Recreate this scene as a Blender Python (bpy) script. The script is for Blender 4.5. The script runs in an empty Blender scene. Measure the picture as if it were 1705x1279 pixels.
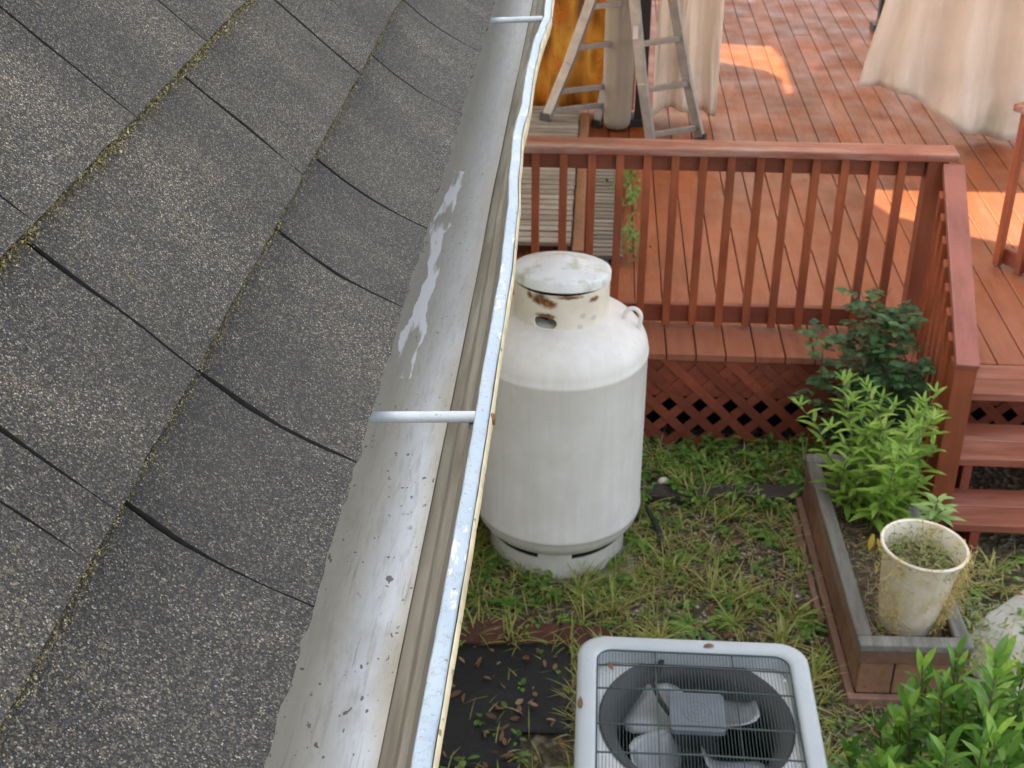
import bpy, bmesh, math, random
from mathutils import Vector, Matrix, noise as mnoise
R_ = math.radians
rnd = random.Random(7)
sc = bpy.context.scene
col = sc.collection

# ------------------------------------------------------------------ camera
CAM = Vector((0, 0, 3.42)); FPX = 2230.0
TH = R_(29.8); YAW = R_(3.65)
F0 = Vector((-math.sin(YAW), math.cos(YAW), 0)); RT = Vector((math.cos(YAW), math.sin(YAW), 0)); ZZ = Vector((0, 0, 1))
FW = F0*math.cos(TH) - ZZ*math.sin(TH); UP = F0*math.sin(TH) + ZZ*math.cos(TH)
cd = bpy.data.cameras.new('camera'); cam = bpy.data.objects.new('camera', cd); col.objects.link(cam)
cam.matrix_world = Matrix(((RT.x, UP.x, -FW.x, CAM.x), (RT.y, UP.y, -FW.y, CAM.y), (RT.z, UP.z, -FW.z, CAM.z), (0, 0, 0, 1)))
cd.sensor_width = 36; cd.lens = 36*FPX/1705; cd.clip_start = .05; cd.clip_end = 500
cd.dof.use_dof = True; cd.dof.focus_distance = 1.1; cd.dof.aperture_fstop = 27
sc.camera = cam

# ------------------------------------------------------------------ light
SUN_E = R_(40)
w = bpy.data.worlds.new('World'); sc.world = w; w.use_nodes = True
nt = w.node_tree; bg = nt.nodes['Background']
sky = nt.nodes.new('ShaderNodeTexSky'); sky.sky_type = 'NISHITA'; sky.sun_disc = False
sky.sun_elevation = SUN_E; sky.sun_rotation = R_(270); sky.dust_density = 3.0; sky.ozone_density = .6
hs = nt.nodes.new('ShaderNodeHueSaturation'); hs.inputs['Saturation'].default_value = .4
tint = nt.nodes.new('ShaderNodeMix'); tint.data_type = 'RGBA'; tint.blend_type = 'MULTIPLY'; tint.inputs[0].default_value = 1; tint.inputs[7].default_value = (1, .965, .91, 1)
nt.links.new(sky.outputs[0], hs.inputs['Color']); nt.links.new(hs.outputs[0], tint.inputs[6]); nt.links.new(tint.outputs[2], bg.inputs[0]); bg.inputs[1].default_value = .15
sl = bpy.data.lights.new('sun', 'SUN'); sl.energy = 5; sl.angle = R_(.5); sl.color = (1, .95, .84)
so = bpy.data.objects.new('sun', sl); col.objects.link(so); so.location = (-6, 8, 9)
so.rotation_euler = Vector((math.cos(SUN_E), 0, -math.sin(SUN_E))).to_track_quat('-Z', 'Y').to_euler()
vs = sc.view_settings; vs.view_transform = 'Standard'; vs.look = 'None'; vs.gamma = 1; vs.exposure = 2.15

# ------------------------------------------------------------------ helpers
def ray(x, y): return FW + RT*((x-852.5)/FPX) + UP*((639.5-y)/FPX)
def onz(x, y, z): r = ray(x, y); return CAM + r*((z-CAM.z)/r.z)
def ony(x, y, Y): r = ray(x, y); return CAM + r*((Y-CAM.y)/r.y)

class MB:
    def __init__(s): s.v = []; s.f = []; s.mi = []
    def add(s, vs, fs, mi=0):
        o = len(s.v); s.v += [Vector(v) for v in vs]
        for f in fs: s.f.append([i+o for i in f]); s.mi.append(mi)
        return s
    def hexa(s, p, mi=0):
        return s.add(p, [(0,3,2,1),(4,5,6,7),(0,1,5,4),(1,2,6,5),(2,3,7,6),(3,0,4,7)], mi)
    def box(s, lo, hi, mi=0):
        x0,y0,z0 = lo; x1,y1,z1 = hi
        return s.hexa([(x0,y0,z0),(x1,y0,z0),(x1,y1,z0),(x0,y1,z0),(x0,y0,z1),(x1,y0,z1),(x1,y1,z1),(x0,y1,z1)], mi)
    def bar(s, a, b, wx, wy, side=None, mi=0):
        a = Vector(a); b = Vector(b); d = (b-a).normalized()
        sx = Vector(side) if side is not None else (ZZ if abs(d.z) < .9 else Vector((1,0,0)))
        sx = (sx - d*sx.dot(d)).normalized(); sy = d.cross(sx)
        P = []
        for c in (a, b):
            for i, j in ((-1,-1),(1,-1),(1,1),(-1,1)): P.append(c + sx*(wx/2*i) + sy*(wy/2*j))
        return s.hexa(P, mi)
    def tube(s, pts, r, n=8, cap=True, mi=0):
        pts = [Vector(p) for p in pts]; rs = r if isinstance(r, (list, tuple)) else [r]*len(pts)
        vs = []; fs = []
        prev = None
        for i, p in enumerate(pts):
            d = (pts[min(i+1, len(pts)-1)] - pts[max(i-1, 0)]).normalized()
            if prev is None: a = d.orthogonal().normalized()
            else: a = (prev - d*prev.dot(d)).normalized()
            prev = a; b = d.cross(a)
            for k in range(n):
                t = 2*math.pi*k/n; vs.append(p + a*(rs[i]*math.cos(t)) + b*(rs[i]*math.sin(t)))
        for i in range(len(pts)-1):
            for k in range(n): fs.append((i*n+k, i*n+(k+1) % n, (i+1)*n+(k+1) % n, (i+1)*n+k))
        if cap: fs.append(tuple(range(n-1, -1, -1))); fs.append(tuple(range((len(pts)-1)*n, len(pts)*n)))
        return s.add(vs, fs, mi)
    def lathe(s, prof, c, n=64, M=None, mi=0):
        vs = []; fs = []
        for r, z in prof:
            for k in range(n):
                t = 2*math.pi*k/n; p = Vector((r*math.cos(t), r*math.sin(t), z))
                if M: p = M @ p
                vs.append(p + Vector(c))
        for i in range(len(prof)-1):
            for k in range(n): fs.append((i*n+k, i*n+(k+1) % n, (i+1)*n+(k+1) % n, (i+1)*n+k))
        return s.add(vs, fs, mi)
    def leaf(s, p, d, up, L, W, droop=.3, fold=.15, segs=3, tipw=0.0, mi=0):
        p = Vector(p); d = Vector(d).normalized(); sd = d.cross(up)
        if sd.length < 1e-4: sd = d.orthogonal()
        sd.normalize(); nn = sd.cross(d)
        vs = []; fs = []
        for i in range(segs+1):
            t = i/segs; w_ = W*.5*(math.sin(math.pi*min(1, t*.86+.1))**.8) if i < segs else W*.5*tipw
            c = p + d*(L*t) - nn*(droop*L*t*t)
            vs += [c - sd*w_ + nn*(fold*w_), c, c + sd*w_ + nn*(fold*w_)]
        for i in range(segs):
            a = i*3; fs += [(a, a+1, a+4, a+3), (a+1, a+2, a+5, a+4)]
        return s.add(vs, fs, mi)
    def build(s, name, mat, parent=None, smooth=False, bevel=0, seg=2, solid=0):
        me = bpy.data.meshes.new(name)
        off = parent_loc(parent)
        me.from_pydata([tuple(v-off) for v in s.v], [], s.f)
        for m in (mat if isinstance(mat, (list, tuple)) else [mat]): me.materials.append(m)
        if any(s.mi): me.polygons.foreach_set('material_index', s.mi)
        me.update()
        o = bpy.data.objects.new(name, me); col.objects.link(o)
        if parent: o.parent = parent
        if smooth:
            me.polygons.foreach_set('use_smooth', [True]*len(me.polygons))
            if smooth != 'all':
                try: me.set_sharp_from_angle(angle=R_(40))
                except Exception: pass
        if solid:
            m = o.modifiers.new('solid', 'SOLIDIFY'); m.thickness = solid; m.offset = 0
        if bevel:
            m = o.modifiers.new('bevel', 'BEVEL'); m.width = bevel; m.segments = seg; m.limit_method = 'ANGLE'; m.harden_normals = False
        return o
def parent_loc(p):
    v = Vector((0,0,0))
    while p: v += p.location; p = p.parent
    return v
def tag(o, label=None, cat=None, group=None, kind=None):
    if label: o['label'] = label
    if cat: o['category'] = cat
    if group: o['group'] = group
    if kind: o['kind'] = kind
    return o
def thing(name, loc, label, cat, group=None):
    o = bpy.data.objects.new(name, None); col.objects.link(o); o.location = loc; o.empty_display_size = .1
    return tag(o, label, cat, group)

# ------------------------------------------------------------------ materials
class NT:
    def __init__(s, name):
        s.m = bpy.data.materials.new(name); s.m.use_nodes = True; s.t = s.m.node_tree
        s.b = s.t.nodes['Principled BSDF']; s.out = s.t.nodes['Material Output']
        s.tc = s.t.nodes.new('ShaderNodeTexCoord'); s.obj = s.tc.outputs['Object']
    def n(s, typ, ins=None, **kw):
        x = s.t.nodes.new('ShaderNode'+typ)
        for k, v in kw.items(): setattr(x, k, v)
        for k, v in (ins or {}).items():
            if hasattr(v, 'is_output'): s.t.links.new(v, x.inputs[k])
            else: x.inputs[k].default_value = v
        return x
    def set(s, key, v):
        if hasattr(v, 'is_output'): s.t.links.new(v, s.b.inputs[key])
        else: s.b.inputs[key].default_value = v
    def map(s, sc=(1,1,1), src=None, loc=(0,0,0), rot=(0,0,0)):
        return s.n('Mapping', {'Vector': src or s.obj, 'Scale': sc, 'Location': loc, 'Rotation': rot}).outputs[0]
    def noise(s, scale, vec=None, detail=4, rough=.55, dist=0):
        return s.n('TexNoise', {'Vector': vec or s.obj, 'Scale': scale, 'Detail': detail, 'Roughness': rough, 'Distortion': dist}).outputs['Fac']
    def ramp(s, fac, stops, interp='LINEAR'):
        r = s.n('ValToRGB', {'Fac': fac}); cr = r.color_ramp; cr.interpolation = interp
        while len(cr.elements) > 1: cr.elements.remove(cr.elements[-1])
        for i, (p, c) in enumerate(stops):
            e = cr.elements[0] if i == 0 else cr.elements.new(p)
            e.position = p
            c = (c, c, c) if isinstance(c, (int, float)) else c
            e.color = (*c, 1)
        return r.outputs[0]
    def mix(s, fac, a, b, mode='MIX'):
        x = s.n('Mix', data_type='RGBA', blend_type=mode)
        for i, v in ((0, fac), (6, a), (7, b)):
            if hasattr(v, 'is_output'): s.t.links.new(v, x.inputs[i])
            elif i == 0: x.inputs[0].default_value = v
            else: x.inputs[i].default_value = (*v, 1)
        return x.outputs[2]
    def math(s, op, a, b=0.0, clamp=False):
        x = s.n('Math', operation=op, use_clamp=clamp)
        for i, v in ((0, a), (1, b)):
            if hasattr(v, 'is_output'): s.t.links.new(v, x.inputs[i])
            else: x.inputs[i].default_value = v
        return x.outputs[0]
    def blob(s, c, r, nscale=40, amp=.8, soft=.25):
        "mask round an object-space point, its rim broken up by noise"
        d = s.n('VectorMath', {0: s.obj, 1: c}, operation='SUBTRACT').outputs[0]
        d = s.n('VectorMath', {0: d, 1: (1/r[0], 1/r[1], 1/r[2])}, operation='MULTIPLY').outputs[0]
        l = s.n('VectorMath', {0: d}, operation='LENGTH').outputs['Value']
        nz = s.math('MULTIPLY', s.math('SUBTRACT', s.noise(nscale, detail=5), .5), amp*2)
        return s.n('MapRange', {'Value': s.math('ADD', l, nz), 'From Min': 1+soft, 'From Max': 1-soft, 'To Min': 0.0, 'To Max': 1.0}).outputs[0]
    def bump(s, h, strength=.3, dist=.01):
        s.set('Normal', s.n('Bump', {'Height': h, 'Strength': strength, 'Distance': dist}).outputs[0])
    def island(s): return s.n('NewGeometry').outputs['Random Per Island']
def simple(name, rgb, rough=.5, var=.25, scale=8, metal=0, spec=.5, bump=0, stretch=(1,1,1), speck=None, bscale=None):
    t = NT(name); v = t.map(stretch)
    c = t.ramp(t.noise(scale, v), [(.25, tuple(x*(1-var) for x in rgb)), (.75, tuple(min(1, x*(1+var)) for x in rgb))])
    if speck:
        sc_, th, cc = speck
        c = t.mix(t.ramp(t.noise(sc_, detail=3), [(th, 0), (th+.05, 1)]), c, cc)
    t.set('Base Color', c); t.set('Roughness', rough); t.set('Metallic', metal); t.set('Specular IOR Level', spec)
    if bump: t.bump(t.noise(bscale or scale*6, v, 5), bump, .005)
    return t.m
def wood_paint(name, rgb, worn=(.42, .25, .2), rough=.5, wear=.62, axis=(1,1,1), dark=.5, spec=.5, wear_sheen=None):
    t = NT(name); g = t.map(axis); isl = t.island()
    base = t.mix(isl, tuple(x*.7 for x in rgb), tuple(x*1.3 for x in rgb))
    n1 = t.noise(1.7, detail=7, rough=.62); n2 = t.noise(34, g, 6, .62)
    c = t.mix(t.ramp(n1, [(.38, 0), (.62, .75)]), base, tuple(x*dark for x in rgb))
    c = t.mix(t.ramp(t.noise(6, g, 7, .68), [(wear-.04, 0), (wear+.12, .75)]), c, worn)
    c = t.mix(t.ramp(n2, [(.34, .4), (.55, 0)]), c, tuple(x*.4 for x in rgb))
    c = t.mix(t.ramp(t.noise(17, detail=4), [(.68, 0), (.76, .5)]), c, tuple(x*.3 for x in rgb))
    if wear_sheen:   # sky sheen and wear put into the colour, paler towards the front
        yy = t.math('ADD', t.n('SeparateXYZ', {0: t.obj}).outputs[1], t.math('MULTIPLY', t.math('SUBTRACT', t.noise(2.5, g, 6), .5), 2.2))
        mk = t.math('MULTIPLY', t.n('MapRange', {'Value': yy, 'From Min': wear_sheen[1], 'From Max': wear_sheen[0]}).outputs[0], t.ramp(t.noise(20, g, 6, .7), [(.3, .35), (.6, .95)]))
        c = t.mix(mk, c, worn)
    t.set('Base Color', c); t.set('Roughness', t.ramp(t.noise(4, detail=5), [(.3, rough-.2), (.7, rough+.12)])); t.bump(n2, .45, .004); t.set('Specular IOR Level', spec)
    return t.m
def foliage(name, a, b, rough=.45, trans=.25, c3=None):
    t = NT(name); isl = t.island()
    st = [(0, a), (.7, b)] + ([(1, c3)] if c3 else [])
    c = t.mix(t.ramp(t.noise(60, detail=2), [(.35, .25), (.65, 0)]), t.ramp(isl, st), tuple(x*.6 for x in a))
    t.set('Base Color', c); t.set('Roughness', rough)
    tr = t.n('BsdfTranslucent', {'Color': c}); mx = t.n('MixShader', {0: trans, 1: t.b.outputs[0], 2: tr.outputs[0]})
    t.t.links.new(mx.outputs[0], t.out.inputs[0]); return t.m
def m_shingle():
    t = NT('asphalt_granules'); isl = t.island()
    vo = t.n('TexVoronoi', {'Vector': t.obj, 'Scale': 930.0}); vo2 = t.n('TexVoronoi', {'Vector': t.obj, 'Scale': 430.0})
    g = t.n('SeparateColor', {0: vo.outputs['Color']}).outputs[0]; g2 = t.n('SeparateColor', {0: vo2.outputs['Color']}).outputs[1]
    c = t.ramp(g, [(0, (.012,.012,.012)), (.3, (.034,.033,.031)), (.62, (.075,.072,.067)), (.84, (.15,.142,.127)), (.95, (.32,.285,.23)), (1, (.66,.6,.5))])
    c = t.mix(t.ramp(g2, [(.93, 0), (.96, .4)]), c, (.33, .28, .2))
    hue = t.n('SeparateColor', {0: vo.outputs['Color']}).outputs[2]
    c = t.mix(.75, c, t.ramp(hue, [(0, (.62,.7,.86)), (.5, (1,1,1)), (1, (1.0,.8,.55))]), 'MULTIPLY')
    tone = t.noise(3.2, detail=6, rough=.6)
    c = t.mix(t.ramp(tone, [(.3, .5), (.62, 0)]), c, (.02, .02, .021))
    c = t.mix(t.ramp(t.noise(2.6, t.map((1,2.2,1)), 5, .6), [(.46, 0), (.68, .75)]), c, t.mix(1.0, c, (2.1,2.0,1.8), 'MULTIPLY'))
    c = t.mix(t.ramp(t.noise(5, detail=3), [(.5, 0), (.75, .16)]), c, (.14, .125, .1))
    c = t.mix(t.math('MULTIPLY', isl, .22), c, (.03,.03,.035))
    t.set('Base Color', c); t.set('Roughness', .85)
    t.bump(t.math('ADD', vo.outputs['Distance'], t.math('MULTIPLY', t.noise(1500, detail=2), .5)), .9, .0022)
    return t.m
def m_gutter():
    t = NT('weathered_gutter_paint_glints'); t.obj = t.map(loc=(-3.5, 2, 0)); xyz = t.n('SeparateXYZ', {0: t.obj}); st = t.map((1, .12, 1))
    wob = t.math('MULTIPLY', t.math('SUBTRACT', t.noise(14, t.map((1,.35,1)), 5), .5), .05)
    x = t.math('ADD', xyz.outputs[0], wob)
    # sky reflection painted pale along the trough's middle, stained tan towards both sides
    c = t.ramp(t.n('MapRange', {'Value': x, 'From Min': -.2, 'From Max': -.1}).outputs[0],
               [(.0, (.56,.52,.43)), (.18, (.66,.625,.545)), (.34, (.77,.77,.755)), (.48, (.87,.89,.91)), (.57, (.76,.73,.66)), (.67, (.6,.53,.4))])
    strk = t.noise(190, st, 5, .65)
    c = t.mix(t.ramp(strk, [(.35, .4), (.5, 0)]), c, (.4, .37, .3))
    lines = t.noise(420, t.map((1, .035, 1)), 3, .5)
    c = t.mix(t.math('MULTIPLY', t.ramp(lines, [(.62, 0), (.7, .55)]), t.ramp(t.noise(6), [(.4, 0), (.6, 1)])), c, (.25, .23, .2))
    c = t.mix(t.ramp(t.noise(9, detail=7, rough=.65), [(.5, 0), (.72, .5)]), c, (.4, .36, .28))
    wv = t.n('VectorMath', {0: t.map((1,.55,1)), 1: t.n('VectorMath', {0: t.n('TexNoise', {'Vector': t.obj, 'Scale': 90.0}).outputs['Color'], 1: (.012,.012,.012)}, operation='MULTIPLY').outputs[0]}, operation='ADD').outputs[0]
    dot = None
    for scl, th, r0 in ((120.0, .8, .2), (240.0, .72, .24)):
        sp = t.n('TexVoronoi', {'Vector': wv, 'Scale': scl, 'Randomness': 1.0}); rs = t.n('SeparateColor', {0: sp.outputs['Color']})
        pick = t.math('MULTIPLY', t.math('GREATER_THAN', rs.outputs[0], th), rs.outputs[1])
        d_ = t.math('GREATER_THAN', t.math('MULTIPLY', pick, r0+.12), sp.outputs['Distance']); dot = d_ if dot is None else t.math('MAXIMUM', dot, d_)
    dot = t.math('MULTIPLY', dot, t.ramp(t.noise(14, detail=3), [(.4, .0), (.5, 1)]))
    c = t.mix(t.math('MULTIPLY', dot, .85), c, (.1, .09, .075))
    far = t.n('MapRange', {'Value': xyz.outputs[1], 'From Min': 1.0, 'From Max': 1.35}).outputs[0]
    c = t.mix(t.math('MULTIPLY', far, t.ramp(t.noise(5, st, 4), [(.35, .9), (.7, .45)])), c, (.36, .34, .295))
    # sky glints on the wet trough painted as white streaks
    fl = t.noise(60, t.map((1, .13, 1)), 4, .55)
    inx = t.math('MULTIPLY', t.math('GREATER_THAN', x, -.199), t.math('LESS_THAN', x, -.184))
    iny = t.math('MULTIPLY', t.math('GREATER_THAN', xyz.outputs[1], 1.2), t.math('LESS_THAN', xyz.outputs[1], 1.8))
    glint_mask = t.math('MULTIPLY', t.math('MULTIPLY', t.ramp(fl, [(.44, 0), (.5, 1)]), inx), iny)
    c = t.mix(glint_mask, c, (.98, .98, .98))
    c = t.mix(t.math('GREATER_THAN', xyz.outputs[0], -.1345), c, t.mix(t.ramp(t.noise(60, st, 5), [(.4, .6), (.6, 0)]), t.ramp(t.n('MapRange', {'Value': xyz.outputs[0], 'From Min': -.1345, 'From Max': -.1}).outputs[0],  # front slope's shade put into its olive-brown colour
               [(0, (.05,.042,.03)), (.06, (.07,.06,.045)), (.1, (.26,.235,.175)), (.35, (.3,.28,.22)), (.42, (.15,.135,.1)), (.5, (.24,.225,.175)), (.75, (.2,.19,.155)), (.85, (.12,.11,.09)), (1, (.1,.095,.08))]), (.13,.11,.075)))
    t.set('Base Color', c); t.set('Roughness', t.mix(glint_mask, t.ramp(strk, [(.3, .5), (.7, .32)]), (.15,.15,.15)))
    t.bump(t.math('ADD', strk, dot), .12, .002); return t.m
def m_rim():
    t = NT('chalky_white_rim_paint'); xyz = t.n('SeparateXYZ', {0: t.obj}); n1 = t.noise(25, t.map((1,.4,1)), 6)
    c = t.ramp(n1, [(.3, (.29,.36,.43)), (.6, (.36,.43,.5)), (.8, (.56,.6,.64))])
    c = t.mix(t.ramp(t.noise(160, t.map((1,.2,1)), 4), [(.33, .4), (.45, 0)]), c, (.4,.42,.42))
    c = t.mix(t.ramp(t.noise(150, detail=4), [(.64, 0), (.69, .85)]), c, (.16,.15,.13))
    cr = t.noise(4, t.map((10, 10, 10)), 6, .7)
    c = t.mix(t.ramp(cr, [(.488, 0), (.5, .65), (.512, 0)]), c, (.2,.19,.17))
    c = t.mix(t.ramp(t.noise(22, t.map((1.5,.5,1.5), loc=(4,1,0)), 6, .7), [(.6, 0), (.63, .8)]), c, (.72,.73,.72))
    t.set('Base Color', c); t.set('Roughness', .42); t.bump(n1, .15, .003); return t.m
def m_tank():
    t = NT('aged_white_tank_paint'); xyz = t.n('SeparateXYZ', {0: t.obj})
    n1 = t.noise(6, detail=6); st = t.noise(38, t.map((1,1,.06)), 4)
    c = t.ramp(n1, [(.3, (.65,.635,.615)), (.65, (.74,.73,.72))])
    c = t.mix(t.ramp(st, [(.38, .22), (.55, 0)]), c, (.56,.54,.47))
    c = t.mix(t.ramp(t.noise(70, detail=3), [(.7, 0), (.78, .7)]), c, (.3,.31,.29))
    c = t.mix(t.ramp(t.noise(15, detail=6), [(.6, 0), (.74, .3)]), c, (.55,.56,.52))
    t.set('Base Color', c); t.set('Roughness', .5); t.bump(t.noise(120, detail=3), .05, .002); return t.m
def m_collar():
    t = NT('rusting_collar_paint'); n1 = t.noise(9, detail=5)
    c = t.ramp(n1, [(.3, (.6,.55,.46)), (.7, (.72,.68,.6))])
    rust = None
    for cc, rr in (((-.075,-.165,1.214), (.04,.03,.022)), ((-.045,-.175,1.202), (.03,.03,.018)), ((-.055,-.17,1.15), (.035,.03,.012)), ((.118,-.13,1.208), (.026,.02,.011)), ((-.115,-.14,1.222), (.012,.02,.014)), ((.03,-.17,1.231), (.05,.03,.008))):
        b = t.blob(cc, rr, 70, .7, .35); rust = b if rust is None else t.math('MAXIMUM', rust, b)
    rc = t.ramp(t.noise(60, detail=4), [(.3, (.035,.016,.008)), (.55, (.2,.07,.015)), (.75, (.5,.24,.07))])
    c = t.mix(rust, c, rc)
    # faint worn stamp marks beside the opening
    mk = None
    for cc in ((.085,-.16,1.15), (.075,-.165,1.105), (.125,-.13,1.13)):
        b = t.blob(cc, (.012,.02,.01), 190, 1.0, .15); mk = b if mk is None else t.math('MAXIMUM', mk, b)
    c = t.mix(t.math('MULTIPLY', mk, .45), c, (.3,.31,.3))
    t.set('Base Color', c); t.set('Roughness', .5); t.bump(t.math('ADD', rust, n1), .15, .004); return t.m
def m_lid():
    t = NT('mossy_lid_paint'); n1 = t.noise(13, detail=6)
    c = t.ramp(t.noise(7, detail=6), [(.3, (.6,.63,.66)), (.65, (.76,.78,.8))])
    c = t.mix(t.ramp(n1, [(.52, 0), (.64, .65)]), c, (.36,.39,.26))
    c = t.mix(t.ramp(t.noise(45, detail=4), [(.62, 0), (.72, .6)]), c, (.3,.32,.26))
    t.set('Base Color', c); t.set('Roughness', .5); return t.m
def m_ground():
    t = NT('soil_and_litter'); n1 = t.noise(2.2, detail=7, rough=.6); vo = t.n('TexVoronoi', {'Vector': t.map((1,1,.2)), 'Scale': 46.0})
    g = t.n('SeparateColor', {0: vo.outputs['Color']})
    c = t.ramp(t.noise(14, detail=7, rough=.65), [(.3, (.022,.017,.012)), (.5, (.06,.046,.032)), (.7, (.15,.12,.085))])
    c = t.mix(t.ramp(g.outputs[0], [(.6, 0), (.62, .6)]), c, t.ramp(g.outputs[1], [(0, (.1,.06,.035)), (.5, (.22,.16,.1)), (1, (.42,.38,.3))]))
    c = t.mix(t.ramp(n1, [(.42, 0), (.62, .5)]), c, (.1,.105,.04))
    t.set('Base Color', c); t.set('Roughness', .95); t.bump(t.math('ADD', vo.outputs['Distance'], t.noise(40, detail=6)), .9, .02); return t.m
def m_curtain():
    t = NT('stained_canvas'); n1 = t.noise(3.5, detail=6); xyz = t.n('SeparateXYZ', {0: t.obj})
    c = t.ramp(n1, [(.3, (.82,.745,.68)), (.7, (.88,.82,.77))])
    low = t.n('MapRange', {'Value': xyz.outputs[2], 'From Min': .75, 'From Max': .1}).outputs[0]
    c = t.mix(t.math('MULTIPLY', t.ramp(t.noise(6, t.map((1,1,.5)), 6), [(.48, 0), (.72, .6)]), low), c, (.42,.44,.3))
    c = t.mix(t.math('MULTIPLY', t.ramp(t.noise(2.4, t.map((1,1,.7), loc=(2,2,0)), 7, .65), [(.48, 0), (.66, .45)]), low), c, (.5,.48,.43))
    t.set('Base Color', c); t.set('Roughness', .9)
    tr = t.n('BsdfTranslucent', {'Color': c}); mx = t.n('MixShader', {0: .3, 1: t.b.outputs[0], 2: tr.outputs[0]})
    t.bump(t.noise(5, t.map((1,1,.45), rot=(0, .25, 0)), 6, .55), .8, .06)
    t.t.links.new(mx.outputs[0], t.out.inputs[0]); return t.m
def m_reflection_sheet():  # brick-like orange and yellow reflections painted as the sheet's own colour
    t = NT('amber_reflections'); br = t.n('TexBrick', {'Vector': t.n('VectorMath', {0: t.map((1,1,1), rot=(R_(90),0,0)), 1: t.n('TexNoise', {'Vector': t.obj, 'Scale': 9.0}).outputs['Color']}, operation='ADD').outputs[0],
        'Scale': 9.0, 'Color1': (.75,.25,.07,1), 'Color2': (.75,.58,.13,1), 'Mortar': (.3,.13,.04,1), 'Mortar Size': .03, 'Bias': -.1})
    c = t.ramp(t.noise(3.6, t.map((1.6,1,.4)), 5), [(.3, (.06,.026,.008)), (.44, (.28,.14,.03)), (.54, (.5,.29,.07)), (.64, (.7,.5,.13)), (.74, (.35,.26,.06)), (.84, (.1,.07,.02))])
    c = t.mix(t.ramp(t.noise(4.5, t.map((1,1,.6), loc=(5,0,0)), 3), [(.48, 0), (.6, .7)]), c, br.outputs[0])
    t.set('Base Color', c); t.set('Roughness', .2)
    tr = t.n('BsdfTranslucent', {'Color': c}); mx = t.n('MixShader', {0: .6, 1: t.b.outputs[0], 2: tr.outputs[0]})
    t.bump(t.noise(7, detail=3), .5, .03); t.t.links.new(mx.outputs[0], t.out.inputs[0]); return t.m
def m_weathered(name='weathered_grey_wood', k=1.0, axis=(.12,1,1)):
    t = NT(name); g = t.map(axis); isl = t.island(); n = t.noise(26, g, 6, .65)
    c = t.mix(t.ramp(n, [(.3, .7), (.62, 0)]), t.mix(isl, (.28*k,.275*k,.25*k), (.44*k,.44*k,.42*k)), (.1*k,.085*k,.065*k))
    c = t.mix(t.ramp(t.noise(5, detail=5), [(.5, 0), (.7, .35)]), c, (.2*k,.16*k,.11*k))
    t.set('Base Color', c); t.set('Roughness', .85); t.bump(n, .5, .006); return t.m
def m_bucket():
    t = NT('yellowed_plastic'); xyz = t.n('SeparateXYZ', {0: t.obj}); n1 = t.noise(9, detail=5)
    c = t.ramp(n1, [(.3, (.7,.63,.49)), (.7, (.82,.78,.69))])
    c = t.mix(t.ramp(t.noise(20, t.map((1,1,.5)), 6), [(.52, 0), (.7, .6)]), c, (.6,.45,.19))
    t.set('Base Color', c); t.set('Roughness', .45); t.set('Subsurface Weight', .15); t.set('Subsurface Radius', (.02,.015,.008)); t.set('Subsurface Scale', .5)
    return t.m
M = {}
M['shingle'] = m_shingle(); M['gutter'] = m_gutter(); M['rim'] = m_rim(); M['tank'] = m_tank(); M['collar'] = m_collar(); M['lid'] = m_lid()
M['ground'] = m_ground(); M['curtain'] = m_curtain(); M['reflection_sheet'] = m_reflection_sheet(); M['grey_wood'] = m_weathered('weathered_grey_wood', .6); M['dark_wood'] = m_weathered('dark_weathered_wood', .5)
M['planter_rim'] = m_weathered('weathered_planter_rim', .62, (1,.15,1)); M['bucket'] = m_bucket()
M['edge'] = simple('cut_asphalt_edge', (.022,.021,.02), .9, .4, 200)
M['felt_and_shade'] = simple('black_felt_and_shade', (.006,.006,.006), .95, spec=.05)
M['cream'] = simple('cream_paint', (.62,.55,.38), .5, .3, 30, speck=(90, .62, (.25,.2,.12)))
M['metal'] = simple('painted_metal_rod', (.46,.5,.52), .4, .15, 40, speck=(160, .68, (.3,.29,.27)))
def m_siding():
    t = NT('cream_lap_siding'); t.set('Base Color', t.ramp(t.noise(5, detail=5), [(.3, (.54,.5,.41)), (.7, (.62,.58,.48))])); t.set('Roughness', .6)
    t.bump(t.n('TexWave', {'Vector': t.obj, 'Scale': 2.1}, bands_direction='Z', wave_profile='SAW').outputs['Fac'], .9, .02); return t.m
M['siding'] = m_siding()
RED = (.26, .062, .031)
M['deck'] = wood_paint('deck_floor_stain', (.235,.066,.018), (.33,.128,.08), .48, .6, (1,.1,1), .5, .25, (.2, 2.6))
M['tread'] = wood_paint('tread_stain', (.29,.09,.055), (.4,.19,.14), .45, .5, (.1,1,1), .7)
M['rail'] = wood_paint('rail_stain', RED, (.42,.22,.17), .5, .68, (.15,1,1))
M['post'] = wood_paint('post_stain', (.28,.07,.028), (.42,.22,.17), .5, .75, (1,1,.12))
M['cap'] = wood_paint('worn_cap_stain', (.3,.09,.062), (.5,.37,.31), .42, .5, (.12,1,1))
M['slopecap'] = wood_paint('slope_cap_stain', (.33,.11,.08), (.5,.3,.27), .45, .62, (1,.15,.3))
M['lattice'] = wood_paint('lattice_stain', (.3,.072,.038), (.3,.13,.09), .6, .75)
M['alu'] = simple('ladder_aluminium', (.29,.285,.28), .42, .25, 12, metal=.5)
M['black'] = simple('black_coating', (.02,.02,.022), .5, .3)
M['dark_rubber'] = simple('dark_rubber', (.03,.03,.03), .7, .3)
M['label_red'] = simple('red_label', (.4,.05,.05), .5, .1)
M['ac'] = simple('pale_grey_enamel', (.47,.52,.56), .38, .06, 10, speck=(120, .69, (.35,.34,.32)), bump=.08, bscale=300)
M['wire'] = simple('dark_wire', (.04,.07,.065), .4, .3)
M['acplate'] = simple('galvanised_plate', (.78,.8,.81), .4, .1)
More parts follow.
